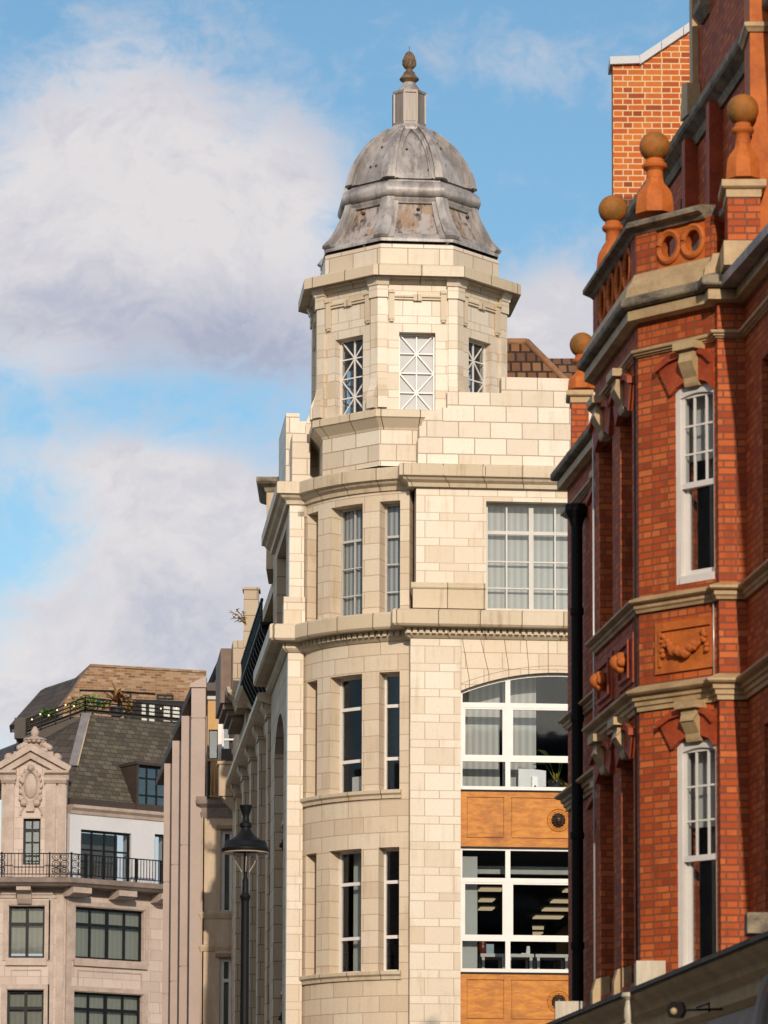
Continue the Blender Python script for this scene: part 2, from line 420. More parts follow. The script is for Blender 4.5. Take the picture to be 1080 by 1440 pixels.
M['fascia'] = plain('grey painted shop fascia', (.42, .35, .35), .5, scale=2)
M['ochre'] = plain('ochre fascia moulding', (.68, .49, .25), .55, scale=2, c2=(.46, .30, .14))
M['slate'] = masonry('roof slates', [(.058, .047, .036), (.078, .065, .048), (.10, .083, .06), (.12, .103, .078)], (.026, .022, .017), .34, .19, ms=.012, rough=.7, sa=.5, stain=(.15, .12, .04), bs=.6, bd=.02)
M['slate_dark'] = masonry('dark roof slates', [(.045, .036, .03), (.065, .052, .044), (.085, .068, .058)], (.02, .017, .015), .42, .28, ms=.012, rough=.75, sa=.3, stain=(.11, .08, .05), bs=.6, bd=.02)
M['tile'] = masonry('clay roof tiles', [(.10, .045, .02), (.19, .085, .035), (.26, .125, .05), (.16, .07, .035)], (.035, .016, .009), .24, .30, ms=.028, rough=.7, bs=1.0, bd=.05)
M['ridge'] = plain('clay ridge tiles', (.33, .16, .07), .7, c2=(.2, .09, .04))
PINK = [(.46, .365, .31), (.51, .41, .35), (.53, .43, .37), (.56, .455, .395)]
M['portland'] = masonry('pinkish limestone', PINK, (.30, .2, .14), .9, .42, ms=.008, rough=.7, sa=.35, stain=(.30, .18, .12), bs=.2)
M['portland_plain'] = plain('limestone carving', (.47, .37, .31), .7, c2=(.32, .245, .20), scale=2.2)
M['balcony_stone'] = plain('weathered balcony slab', (.25, .19, .155), .75, c2=(.13, .1, .085), scale=2)
M['white_render'] = plain('white render', (.55, .55, .565), .7, var=.04, scale=1)
M['stock'] = masonry('yellow stock brick', [(.12, .055, .025), (.24, .115, .05), (.28, .145, .068), (.37, .26, .165), (.20, .09, .04)], (.26, .19, .13), .34, .115, ms=.017, rough=.75, sa=.5, stain=(.36, .16, .035), bs=.4)
M['fin'] = plain('pink stone cladding', (.41, .315, .265), .65, var=.06, scale=.8)
M['soffit'] = plain('dark bronze soffit', (.05, .034, .026), .55)
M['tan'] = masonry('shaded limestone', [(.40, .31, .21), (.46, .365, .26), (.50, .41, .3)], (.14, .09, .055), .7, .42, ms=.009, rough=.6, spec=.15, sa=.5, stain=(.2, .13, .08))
M['buff'] = plain('buff stone', (.52, .40, .28), .65, c2=(.38, .27, .17), scale=1.3, stretch=(2, 2, .5))
M['ochre_panel'] = plain('ochre render', (.55, .33, .13), .7, var=.06, scale=1)
M['gold'] = plain('old gilded ironwork', (.50, .25, .07), .5, c2=(.16, .08, .03), scale=6, stretch=(1, 1, .4))
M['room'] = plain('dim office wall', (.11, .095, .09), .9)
M['room_pale'] = plain('pale column', (.52, .53, .49), .8, var=.04)
M['blind'] = None
def blind_mat(name, c, c2, n=9.0):
    m, q = newmat(name)
    uv = q.n('ShaderNodeUVMap').outputs[0]
    s = q.n('ShaderNodeSeparateXYZ', {0: uv})
    w = q.n('ShaderNodeTexWave', {'Scale': n, 'Distortion': 1.2, 'Vector': q.scale(uv, 1, .02, 1)}, wave_type='BANDS', bands_direction='X').outputs['Fac']
    return finish(m, q, q.mix(w, c2, c), .8)
M['blind'] = blind_mat('vertical fabric blind', (.66, .65, .60), (.50, .49, .45), 2.2)
M['blind_grey'] = blind_mat('grey pleated blind', (.30, .29, .235), (.25, .245, .2), 1.5)
M['blind_slat'] = blind_mat('open vertical blind', (.58, .57, .54), (.24, .25, .27), 2.4)
def glass(name, refl, tint=(.85, .87, .88), rough=.02):
    m, q = newmat(name)
    fc = q.n('ShaderNodeLayerWeight', {'Blend': .5}).outputs['Facing']
    f = q.m('MULTIPLY_ADD', q.m('POWER', fc, 5.0), .75, refl+.03, clamp=True)
    ob = q.n('ShaderNodeTexCoord').outputs['Object']
    bp = q.n('ShaderNodeBump', {'Strength': .04, 'Distance': .02, 'Height': q.noise(ob, 1.2, 2)})
    g = q.n('ShaderNodeBsdfGlossy', {'Color': (.9, .93, .95, 1), 'Roughness': rough, 'Normal': bp.outputs[0]})
    t = q.n('ShaderNodeBsdfTransparent', {'Color': (*tint, 1)})
    mx = q.n('ShaderNodeMixShader', {0: f, 1: t.outputs[0], 2: g.outputs[0]})
    q.n('ShaderNodeOutputMaterial', {0: mx.outputs[0]})
    return m
M['glass'] = glass('window glass', .0)
M['glass_mirror'] = glass('reflecting window glass', .12, (.6, .62, .64))
M['glass_bowl'] = glass('lamp glass bowl', .03, (.93, .93, .92))
def emis(name, c, s):
    m, q = newmat(name)
    e = q.n('ShaderNodeEmission', {'Color': (*c, 1), 'Strength': s}); q.n('ShaderNodeOutputMaterial', {0: e.outputs[0]}); return m
M['ceiling_light'] = emis('lit ceiling panel', (1.0, .74, .42), .62)
M['festoon'] = emis('festoon bulb', (1.0, .72, .35), 2.2)
M['leaf'] = plain('plant leaf', (.17, .32, .05), .4, c2=(.08, .17, .03), scale=8)
M['leaf_yellow'] = plain('yellow leaf', (.45, .30, .03), .5, c2=(.25, .2, .03), scale=8)
M['dry_leaf'] = plain('dry palm leaf', (.36, .17, .05), .6, c2=(.2, .09, .03), scale=8)
M['pot'] = plain('charcoal plant pot', (.03, .03, .032), .5)
M['silver'] = plain('brushed aluminium', (.62, .62, .62), .35, var=.04, metal=.4)
M['desk'] = plain('white desk', (.66, .63, .58), .5, var=.04)
M['chairm'] = plain('dark office fabric', (.035, .032, .034), .7)
M['redpot'] = plain('dark red vase', (.16, .03, .015), .35)
M['bluebox'] = plain('pale blue carton', (.35, .5, .56), .6)
M['asphalt'] = plain('asphalt', (.05, .05, .052), .9, scale=2)
M['paving'] = masonry('paving slabs', [(.22, .21, .19), (.26, .25, .23), (.29, .28, .26)], (.1, .09, .08), .75, .6, ms=.012, rough=.85)
M['roadpaint'] = plain('road paint', (.75, .74, .7), .7)
M['lamp_inner'] = plain('lamp reflector ring', (.62, .5, .36), .35, var=.05)
M['tower_clad'] = masonry('grey office cladding', [(.2, .2, .2), (.24, .24, .24)], (.06, .07, .08), 3.0, 3.6, ms=.5, rough=.6)
# ------------------------------------------------------------ more builders
def xu(mb, fr, u0, u1, poly):
    """a profile of (w, z) carried along a frame's u"""
    q = mb.split(fr, u0, u1)
    for a, b in zip(q, q[1:]):
        for (w, z), (w2, z2) in zip(poly, poly[1:]+poly[:1]):
            mb.face([fr.P(a, z, w), fr.P(b, z, w), fr.P(b, z2, w2), fr.P(a, z2, w2)], [(a, z), (b, z), (b, z2+.3*w2), (a, z2+.3*w2)])
    mb.face([fr.P(u0, z, w) for w, z in poly]); mb.face([fr.P(u1, z, w) for w, z in reversed(poly)])
    return mb
MB.xu = xu
def slab(mb, pts, z0, z1):
    mb.face([(p[0], p[1], z1) for p in pts]); mb.face([(p[0], p[1], z0) for p in reversed(pts)])
    for a, b in zip(pts, pts[1:]+pts[:1]):
        mb.face([(a[0], a[1], z0), (b[0], b[1], z0), (b[0], b[1], z1), (a[0], a[1], z1)])
    return mb
MB.slab = slab
def window(parent, fr, u0, u1, z0, z1, w, vs=(), hs=(), fw=.06, bw=.035, mat='white', gl='glass', dep=.07, name='window', blind=None, bz=None, bd=.25, label=None):
    """a framed window: border, bars (position or (position, width)), pane, and a blind hung behind it"""
    m = MB()
    m.box(fr, u0, u0+fw, z0, z1, w-dep, w); m.box(fr, u1-fw, u1, z0, z1, w-dep, w)
    m.box(fr, u0+fw, u1-fw, z0, z0+fw, w-dep, w-.002); m.box(fr, u0+fw, u1-fw, z1-fw, z1, w-dep, w-.002)
    for v in vs:
        v, b = v if isinstance(v, tuple) else (v, bw)
        m.box(fr, v-b/2, v+b/2, z0+fw, z1-fw, w-dep+.01, w-.006)
    for h in hs:
        h, b = h if isinstance(h, tuple) else (h, bw)
        m.box(fr, u0+fw, u1-fw, h-b/2, h+b/2, w-dep+.012, w-.009)
    o = m.build(name, M[mat], parent)
    if label: o['label'] = label
    MB().box(fr, u0+fw*.6, u1-fw*.6, z0+fw*.6, z1-fw*.6, w-dep*.55, w-dep*.45).build('pane', M[gl], o)
    if blind:
        a, b = bz or (z0, z1)
        MB().box(fr, u0+.01, u1-.01, a, b, w-bd-.02, w-bd).build('blind', M[blind], o)
    return o
# ------------------------------------------------------------ ground
TH = R_(5.0)
tR = Vector((math.cos(TH), math.sin(TH)))
qc = at(577, 1000, 80.0)
FR = Flat((qc.x, qc.y), tR)                    # sunlit side-street front
def zr(y, w=0.0): return FR.hit(640, y, w)[1]
def ur(x, w=0.0): return FR.hit(x, 1000, w)[0]
PHI = R_(6.6)
STREET = Vector((-math.sin(R_(5.8)), math.cos(R_(5.8))))
g = MB(); g.face([(-1500, -1500, 0), (1500, -1500, 0), (1500, 1500, 0), (-1500, 1500, 0)])
tag(g.build('ground', M['paving']), 'grey paved city ground', 'ground', kind='structure')
FS = Flat((7.9, 0), STREET)                    # runs up the street along the right hand fronts; w>0 is towards the right
r = MB(); r.box(FS, -120, 400, .001, .004, -15.5, -3.4)
tag(r.build('road', M['asphalt']), 'dark asphalt carriageway of the street', 'road', kind='structure')
pv = MB()
pv.box(FS, -120, 52.5, .004, .125, -3.4, -3.2); pv.box(FS, -120, 52.5, .004, .12, -3.2, 1.5)
pv.box(FS, 76, 400, .004, .125, -3.4, -3.2); pv.box(FS, 76, 400, .004, .12, -3.2, 3)
tag(pv.build('pavement', M['paving']), 'raised stone pavement with kerb', 'pavement', kind='structure')
pv = MB(); pv.box(FS, -120, 400, .004, .12, -19, -15.5)
tag(pv.build('pavement', M['paving']), 'far pavement across the road', 'pavement', kind='structure')
ln = MB()
for i in range(40): ln.box(FS, -60+i*6, -57+i*6, .006, .008, -9.5, -9.38)
tag(ln.build('road_marking', M['roadpaint']), 'white broken centre line on the road', 'road marking', kind='structure')

# ------------------------------------------------------------ cream corner building
CB = thing('corner_building', (qc.x, qc.y, 0), 'tall cream faience corner building with a lead dome on an octagonal turret', 'building')
WP = -2.15                                      # plane of the pilaster that closes the curved corner
FP = FR.sub(0, WP)
uPL, uPR = FP.hit(405, 900)[0], FP.hit(427, 900)[0]
def V2(fr, u, w): p = fr.P(u, 0, w); return Vector((p.x, p.y))
B1, B0 = V2(FR, uPR, WP-.1), V2(FR, 0, -.3)
TURN = R_(51); ch = (B0-B1); RAD = ch.length/2/math.sin(TURN/2); dch = ch.normalized()
ARC_C = (B0+B1)/2 - Vector((dch.y, -dch.x))*RAD*math.cos(TURN/2)
FB = Arc(ARC_C, RAD, math.atan2(B1.y-ARC_C.y, B1.x-ARC_C.x), 1); LB = RAD*TURN
PLc = V2(FP, uPL, 0)
FL = Flat(PLc, (math.sin(TH), -math.cos(TH)))   # shaded street front; u = minus the distance up the street
arcpts = [V2(FB, LB*i/14, 0) for i in range(15)]
UEND = 2*ur(786)-ur(648)+1.06
uC = ur(786)
def plan(s_far, attic=0.0, end=None):
    return [V2(FL, -s_far, 0), PLc, V2(FP, uPR, 0)] + arcpts + [V2(FR, attic, 0), V2(FR, end or UEND, 0)]
Z = {y: zr(y) for y in (527, 550, 573, 600, 618, 652, 684, 703, 855, 893, 945, 971, 1107, 1110, 1190, 1192, 1362, 1368)}
def three_sweeps(m, prof, s_far):
    m.sweep([V2(FL, -s_far, 0), PLc, V2(FP, uPR, 0)], prof)
    m.sweep(arcpts, [(w, z-.005) for w, z in prof])
    m.sweep([V2(FR, 0, -.7), V2(FR, 0, 0), V2(FR, UEND, 0), V2(FR, UEND, -1)], prof)
# --- walls
zc1, zc2t, zc2b = zr(683), zr(858), zr(894)
w_ = MB()                                       # quoin piers of the side-street front
u48, uM = ur(648), 2*uC-ur(648)
w_.wall(FR, 0, u48, 0, zc2b, w0=-.5); w_.wall(FR, uM, UEND, 0, zc2b, w0=-.5)
aw0, aw1 = ur(684), 2*uC-ur(684)
w_.wall(FR, .12, UEND-.1, zc2t-.05, zc1, [(aw0, aw1, zr(855), zr(703))], w0=-.5, w1=-.05)
w_.build('wall', M['quoin'], CB)
# curved corner
ub = [FB.u_at(x, zr(1000), 0, 0, LB) for x in (431, 446, 464, 509, 533, 562)]
def zb(y): return FB_hit(487, y)
def FB_hit(x, y):                               # height on the curved wall at mid bay
    p = FB.P((ub[2]+ub[3])/2, 0); d = ray(x, y); return CAMZ + d.z*p.y/d.y
BAYS = [(ub[0], ub[1]), (ub[2], ub[3]), (ub[4], ub[5])]
LV = [(zb(1368), zb(1195)), (zb(1116), zb(950))]
zfl = LV[1][0]-LV[0][0]
holes = [(a, b, z0, z1) for a, b in BAYS for z0, z1 in LV+[(LV[0][0]-zfl, LV[0][1]-zfl)]]
m = MB(); m.wall(FB, 0, LB, 0, zc2b, holes, w0=-.42)
AT = (zb(866), zb(711))
m.wall(FB, 0, LB, zc2t-.05, zc1, [(a, b, AT[0], AT[1]) for a, b in BAYS], w0=-.42)
m.build('curved_wall', M['faience'], CB)
m = MB(); m.wall(FP, uPL, uPR, 0, zc2b, w0=-.5); m.wall(FP, uPL+.02, uPR, zc2t-.05, zc1, w0=-.5)
zpl = FP.hit(416, 848)[1]
m.box(FP, uPL-.1, uPR+.02, zc2t, zpl, -.3, .09); m.xu(FP, uPL-.1, uPR+.02, [(-.1, zpl), (.1, zpl), (.03, zpl+.13), (-.1, zpl+.13)])
m.build('pilaster', M['quoin'], CB)
# sill bands of the curved corner
for y in (1116, 1369):
    z = zb(y); m = MB()
    seg = [V2(FB, u, 0) for u in [ub[0]-.12+(ub[5]+.05-ub[0]+.12)*i/12 for i in range(13)]]
    m.sweep(seg, [(-.02, z-.17), (.045, z-.165), (.05, z-.10), (.1, z-.06), (.1, z), (.08, z+.015), (-.02, z+.02)])
    m.build('sill', M['mould'], CB)
# cornices
def zz(y, w): return FR.hit(640, y, w)[1]
p1 = [(-.1, zz(651, .26)+.03), (.25, zz(652, .26)), (.27, zz(653.5, .26)), (.27, zz(669, .26)), (.2, zz(671, .2)), (.16, zz(675, .16)), (.07, zz(679, .1)), (.05, zz(685, .05)), (-.1, zz(685, .05))]
m = MB(); three_sweeps(m, p1, 5.8)
ut = ur(573)-.1                                 # fluted fascia of the upper cornice
while ut < UEND+.2:
    m.box(FR, ut, ut+.02, zz(668, .27), zz(655, .27), .265, .276); ut += .045
m.build('cornice', M['mould'], CB)
p2 = [(-.1, zz(855, .42)+.04), (.38, zz(856.5, .42)), (.42, zz(859, .42)), (.42, zz(877, .42)), (.38, zz(880, .4)), (.22, zz(881.5, .3)), (.19, zz(882, .2)), (.19, zz(883, .2)), (.12, zz(883.5, .12)),
      (.12, zz(891.5, .12)), (.09, zz(894, .1)), (.03, zz(898, .03)), (-.1, zz(898, .03))]
m = MB(); three_sweeps(m, p2, 6.2)
zd0, zd1 = zz(891, .16), zz(883, .16)
ud = -.1
while ud < UEND:
    m.box(FR, ud, ud+.085, zd0, zd1, .11, .185); ud += .135
ud = .02
while ud < LB:
    m.box(FB, ud, ud+.085, zd0, zd1, .11, .185); ud += .135
m.build('cornice', M['mould'], CB)
for a, b in ((0, u48), (uM, UEND)): MB().box(FR, a, b, 0, .9, -.05, .05).build('plinth', M['tan'], CB)
# parapet steps
m = MB(); UE = UEND
for x, y0, y1, w in ((587, 655, 618, .02), (589, 618, 600, -.01), (622, 600, 573, -.04), (629, 573, 550, -.07), (706, 550, 527, -.10)):
    m.box(FR, ur(x), UE-.05-.0*w, zr(y0), zr(y1), -.5, w)
poly = [(ur(590.5), zr(617.8)), (ur(621.8), zr(617.8)), (ur(621.8), zr(573)), (ur(620), zr(574))]
for i in range(9):
    t = i/8*math.pi/2
    poly.append((ur(617)-(ur(617)-ur(591))*math.sin(t), zr(578)-(zr(578)-zr(606))*(1-math.cos(t))))
m.prism(FR, poly, -.45, -.006)
m.build('parapet', M['faience_pale'], CB)
m = MB()
for x0, x1, y0, y1, w0, w1 in ((402, 421, 690, 581, -3.6, -1.0), (411, 436, 690, 610, -1.0, -.25), (420, 452, 690, 592, -2.2, -1.03)):
    a, b = FP.hit(x0, 640, w1)[0], FP.hit(x1, 640, w1)[0]
    m.box(FP, a, b, FP.hit(412, y0, w1)[1], FP.hit(412, y1, w1)[1], w0, w1)
m.build('parapet', M['faience_pale'], CB)
# the projecting panel under the attic window
m = MB(); a, b = ur(580), ur(683)
m.box(FR, a, b, zr(856), zr(829), -.04, .05)
m.xu(FR, a-.04, b, [(-.04, zr(829)), (.07, zr(829)), (.09, zr(827)), (.09, zr(824)), (.04, zr(820)), (-.04, zr(820))])
m.build('panel', M['mould'], CB)
# attic window
vs = [(ur(x), b) for x, b in ((714.7, .035), (749.5, .10), (783.5, .035))]
vs += [(2*uC-v, b) for v, b in vs[:2]]
hs = [(zr(744), .075), (zr(785), .03), (zr(822.5), .03)]
window(CB, FR, aw0, aw1, zr(855), zr(703), -.28, vs, hs, .06, .035, 'grey_frame', 'glass', blind='blind', bd=.22)
# arch over the tall window: voussoirs
uL_, uR_ = u48, uM
half = uC-u48; rise = zr(943.5)-zr(971); RA = (half*half+rise*rise)/2/rise; zcA = zr(943.5)-RA
def zi(u): return zcA+math.sqrt(max(RA*RA-(u-uC)**2, 0))
band = .145
zt = zz(897, 0)
def zo(u): return zi(u)+band
xs = [(612, 655), (650, 660), (675.6, 687.6), (709, 715.6), (740, 743.5), (771, 771)]
ks = [(ur(a), ur(b)) for a, b in xs]; ks += [(2*uC-a, 2*uC-b) for a, b in reversed(ks)]
ks = [(u48, u48)] + ks[1:-1] + [(uM, uM)]
m = MB(); G = .006
for (a, b), (c, d) in zip(ks, ks[1:]):
    n = 5
    lo = [(b+G+(d-b-2*G)*i/n) for i in range(n+1)]
    m.prism(FR, [(a+G, zt), *[(u, zo(u)+.004) for u in lo], (c-G, zt)], -.4, 0)
    m.prism(FR, [*[(u, zi(u)) for u in lo], *[(u, zo(u)-.005) for u in reversed(lo)]], -.4, .006)
m.build('arch', M['faience'], CB)
m = MB(); n = 24; us = [u48+(uM-u48)*i/n for i in range(n+1)]
m.prism(FR, [*[(u, zi(u)+.012) for u in us], (uM, zt-.01), (u48, zt-.01)], -.38, -.012)
m.build('mortar_joint', M['mortar'], CB)
# tall windows of the side-street front
def big_window(z0, z1, tr, arched):
    m = MB(); w = -.13; D = .08
    mull = [ur(715.2), 2*uC-ur(715.2)]; b = .105
    fwd_ = .05
    def top(u): return zi(u)-.012 if arched else z1
    for u in (u48, uM-fwd_): m.box(FR, u, u+fwd_, z0, top(u48+.02), w-D, w)
    m.box(FR, u48+fwd_, uM-fwd_, z0, z0+.075, w-D, w+.02)
    if arched:
        n = 20; q = [u48+(uM-u48)*i/n for i in range(n+1)]
        m.prism(FR, [*[(u, top(u)-.05) for u in q], *[(u, top(u)) for u in reversed(q)]], w-D, w-.003)
    else: m.box(FR, u48+fwd_, uM-fwd_, z1-.05, z1, w-D, w-.003)
    for v in mull: m.box(FR, v-b/2, v+b/2, z0+.075, top(v)-.03, w-D, w-.001)
    cols = [u48+fwd_, mull[0]-b/2, mull[0]+b/2, mull[1]-b/2, mull[1]+b/2, uM-fwd_]
    for zt_, zb_ in tr:
        for a, c in zip(cols[0::2], cols[1::2]): m.box(FR, a, c, zb_, zt_, w-D, w-.005)
    zz0, zz1 = tr[1][0], tr[0][1]                # opening casements: a second frame set inside the middle row
    for a, c in zip(cols[0::2], cols[1::2]):
        e = .06
        m.box(FR, a, a+e, zz0, zz1, w-D+.01, w-.012); m.box(FR, c-e, c, zz0, zz1, w-D+.01, w-.012)
        m.box(FR, a+e, c-e, zz1-.035, zz1, w-D+.01, w-.014); m.box(FR, a+e, c-e, zz0, zz0+.035, w-D+.01, w-.014)
    o = m.build('window', M['white'], CB)
    g = MB()
    if arched: g.prism(FR, [(u48+.02, z0+.02), (uM-.02, z0+.02), *[(u, top(u)-.02) for u in reversed(q[1:-1])]], w-.045, w-.038)
    else: g.box(FR, u48+.02, uM-.02, z0+.02, z1-.02, w-.045, w-.038)
    g.build('pane', M['glass'], o)
    return o
W1 = big_window(zr(1109), zr(944), ((zr(986), zr(993)), (zr(1062), zr(1069))), True)
W2 = big_window(zr(1366), zr(1191), ((zr(1233), zr(1239.5)), (zr(1315.5), zr(1322))), False)
# ceiling-high blinds behind the first tall window
m = MB(); wB = -.80
m.box(FR, u48-.05, ur(709), zr(1112), zr(935), wB-.03, wB); m.box(FR, ur(713), ur(760.5), zr(1112), zr(935), wB-.03, wB)
m.build('blind', M['blind'], W1)
m = MB(); m.box(FR, ur(650), ur(674.5), zr(1366), zr(1201), -.62, -.42)
m.build('column', M['room_pale'], CB)
m = MB(); m.box(FR, ur(674.6), uM, zr(1221), zr(1210), -1.2, -1.0); m.build('ceiling_beam', M['room_pale'], CB)
# timber spandrels
def lion(parent, c, n_, t_, r, rings=True):
    """bronze lion mask: mane lobes, brow, muzzle, nose, ears, open jaw"""
    n3 = Vector((n_.x, n_.y, 0)); t3 = Vector((t_.x, t_.y, 0)); c = Vector(c); zv = Vector((0, 0, 1))
    def Q(a, b, d): return c+t3*a*r+zv*b*r+n3*d*r
    if rings:
        for rr, h in ((1.55, .10), (1.22, .06)):
            m = MB(); m.tube([Q(rr*math.cos(i*math.pi/16), rr*math.sin(i*math.pi/16), .02) for i in range(33)], h*r, 6)
            m.build('moulded_ring', M['wood'], parent)
    m = MB()
    for i in range(13):
        a = 2*math.pi*i/13+.12; m.ball(Q(.80*math.cos(a), .80*math.sin(a)*1.02-.02, .12), .24*r, 8, 6)
        a += .24; m.ball(Q(.58*math.cos(a), .58*math.sin(a), .28), .2*r, 8, 6)
    m.ball(Q(0, .05, .3), .52*r, 12, 8); m.ball(Q(0, -.22, .72), .26*r, 10, 8, (1.15, 1, .8)); m.ball(Q(0, -.06, .86), .12*r, 8, 6)
    for sx in (-1, 1):
        m.ball(Q(.2*sx, .26, .62), .17*r, 8, 6); m.ball(Q(.5*sx, .58, .4), .16*r, 8, 6); m.ball(Q(.14*sx, -.24, .86), .15*r, 8, 6)
    m.ball(Q(0, -.52, .6), .17*r, 8, 6)
    return m.build('lion_head', M['bronze'], parent)
def spandrel(z0, z1):
    m = MB(); w = -.12
    e = [u48, ur(657.5), ur(709.5), ur(720), 2*uC-ur(720), 2*uC-ur(709.5), uM-(ur(657.5)-u48), uM]
    rt, rb = .125, .185
    m.box(FR, e[0], e[7], z1-rt, z1, w-.05, w); m.box(FR, e[0], e[7], z0, z0+rb, w-.05, w)
    for a, b in ((e[0], e[1]), (e[2], e[3]), (e[4], e[5]), (e[6], e[7])): m.box(FR, a, b, z0+rb+.001, z1-rt-.001, w-.05, w-.001)
    for a, b in ((e[1], e[2]), (e[3], e[4]), (e[5], e[6])): m.box(FR, a+.013, b-.013, z0+rb+.013, z1-rt-.013, w-.05, w-.004)
    m.box(FR, e[0]+.02, e[7]-.02, z0+.02, z1-.02, w-.11, w-.052)
    o = m.build('timber_spandrel', M['wood'], CB)
    c = FR.P(uC, (z0+z1)/2-.005, w+.0)
    lion(o, c, FR.n, FR.t, .150)
    return o
spandrel(zr(1189), zr(1111)); spandrel(zr(1189)-zfl, zr(1368))
m = MB()                                        # black metal sills at each spandrel head and foot
for y, d in ((1190.3, .018), (1109.9, .018), (1367, .022)): MB().box(FR, u48, uM, zr(y)-d/2-.006, zr(y)+d/2+.004, -.2, -.085).build('metal_sill', M['black'], CB)
m = MB(); m.box(FR, u48, uM, 0, zr(1189)-zfl, -.6, -.5); m.build('shopfront', M['dark_frame'], CB)
# windows of the curved corner
for z0, z1 in LV+[(LV[0][0]-zfl, LV[0][1]-zfl)]:
    for i, (a, b) in enumerate(BAYS):
        h = z1-z0
        window(CB, FB, a, b, z0, z1, -.30, [], [(z1-h*.27, .07), (z0+h*.285, .07)], .05, .04, 'white', 'glass')
for i, (a, b) in enumerate(BAYS):
    h = AT[1]-AT[0]
    window(CB, FB, a, b, AT[0], AT[1], -.30, [(a+b)/2] if i == 1 else [], [(AT[1]-h*.30, .05), AT[0]+h*.45, AT[0]+h*.2], .045, .028, 'grey_frame', 'glass', blind='blind_slat', bd=.12)
# curtains half drawn behind the lower corner windows
m = MB()
a, b = BAYS[1]; 
m.box(FB, a+.15, a+.6, LV[0][0], LV[0][1]+.1, -.62, -.60); m.box(FB, a+.62, a+.74, LV[1][0], LV[1][1], -.62, -.6)
m.build('blind', M['room_pale'], CB)
# interiors: floor slabs, back walls
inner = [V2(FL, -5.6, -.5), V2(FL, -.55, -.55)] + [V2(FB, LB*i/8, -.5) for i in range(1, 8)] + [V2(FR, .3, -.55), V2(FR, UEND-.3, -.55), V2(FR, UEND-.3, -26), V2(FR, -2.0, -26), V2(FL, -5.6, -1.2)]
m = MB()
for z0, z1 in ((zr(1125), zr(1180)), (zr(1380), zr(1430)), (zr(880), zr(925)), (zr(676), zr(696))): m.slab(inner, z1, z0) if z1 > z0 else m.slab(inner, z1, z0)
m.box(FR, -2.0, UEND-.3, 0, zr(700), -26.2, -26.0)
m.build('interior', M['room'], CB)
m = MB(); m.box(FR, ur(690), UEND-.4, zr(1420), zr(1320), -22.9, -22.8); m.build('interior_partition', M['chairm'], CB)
# side and rear walls, flat roof
m = MB()
m.wall(FL, -22, 0, zc1-.3, zc1, w0=-.4, w1=-.2)
m.slab([V2(FR, UEND, -.1), V2(FR, UEND, -27), V2(FR, UEND-.4, -27), V2(FR, UEND-.4, -.5)], 0, zr(620))
m.slab([V2(FR, UEND-.4, -27), V2(FR, UEND-.4, -26.6), V2(FL, -21.6, -.5), V2(FL, -22, -.5)], 0, zr(640))
m.build('rear_wall', M['tan'], CB)
m = MB(); m.slab([V2(FL, -5.6, -.3), V2(FL, -.3, -.3), *[V2(FB, LB*i/8, -.3) for i in range(9)], V2(FR, UEND-.2, -.3), V2(FR, UEND-.2, -26.8), V2(FL, -22, -.3)], zr(683), zr(676))
m.build('flat_roof', M['lead'], CB)
# tiled roofs behind the parapet
def tile_roof(pts_front, back, name='tiled_roof'): pass
Yr = 86.5
A_, B_, C_ = at(700, 481, Yr+1.2), at(741, 481, Yr+1.2), at(792, 527, Yr)
m = MB()
L0 = at(700, 540, Yr); 
m.face([L0, at(800, 540, Yr), B_, A_], None); m.face([at(800, 540, Yr), Vector((C_.x+1.0, Yr+6, L0.z)), B_]); m.face([A_, B_, Vector((B_.x, Yr+6, B_.z)), Vector((A_.x, Yr+6, A_.z))])
m.face([L0, Vector((L0.x, Yr+6, L0.z)), Vector((A_.x, Yr+6, A_.z)), A_])
o = m.build('tiled_roof', M['tile'], CB)
m = MB(); m.tube([A_, B_], .09, 8); m.tube([B_, at(800, 540, Yr)], .09, 8); m.build('ridge', M['ridge'], o)
m = MB(); Yq = 90
m.face([at(750, 540, Yq), at(880, 540, Yq), at(880, 504, Yq+1.5), at(750, 504, Yq+1.5)]); m.face([at(750, 504, Yq+1.5), at(880, 504, Yq+1.5), at(880, 540, Yq+6), at(750, 540, Yq+6)])
m.build('tiled_roof', M['tile'], CB)
# ------------------------------------------------------------ turret
PXM = 82.4/5400*1.012
aw = 2.0
CT = at(574.5, 500, 82.35)
CTu, _ = FR.hit(574.5, 500, 0); 
an = math.atan2(FR.n.y, FR.n.x)
def octp(a, r=1.0): 
    R = a/math.cos(math.pi/8)
    return [(CT.x+R*math.cos(an+math.pi/8+k_*math.pi/4), CT.y+R*math.sin(an+math.pi/8+k_*math.pi/4)) for k_ in range(8)]
def octf(k_, a):
    b = an+k_*math.pi/4; n = Vector((math.cos(b), math.sin(b)))
    return Flat((CT.x+n.x*a, CT.y+n.y*a), (-n.y, n.x))
def zf(y, a): return octf(0, a).hit(574.5, y)[1]
def zs(y): return at(574.5, y, 82.35).z
TW = MB(); zw0, zw1 = zf(597, aw), zf(396, aw)
hw = aw*math.tan(math.pi/8)
win = (zf(577, aw-.18), zf(467, aw-.18)); whw = 25.2*PXM
for k_ in range(8):
    f = octf(k_, aw)
    TW.wall(f, -hw, hw, zw0, zw1, [(-whw, whw, zf(577, aw), zf(467, aw))], w0=-.32)
TUR = TW.build('turret', M['quoin'], CB)
m = MB()
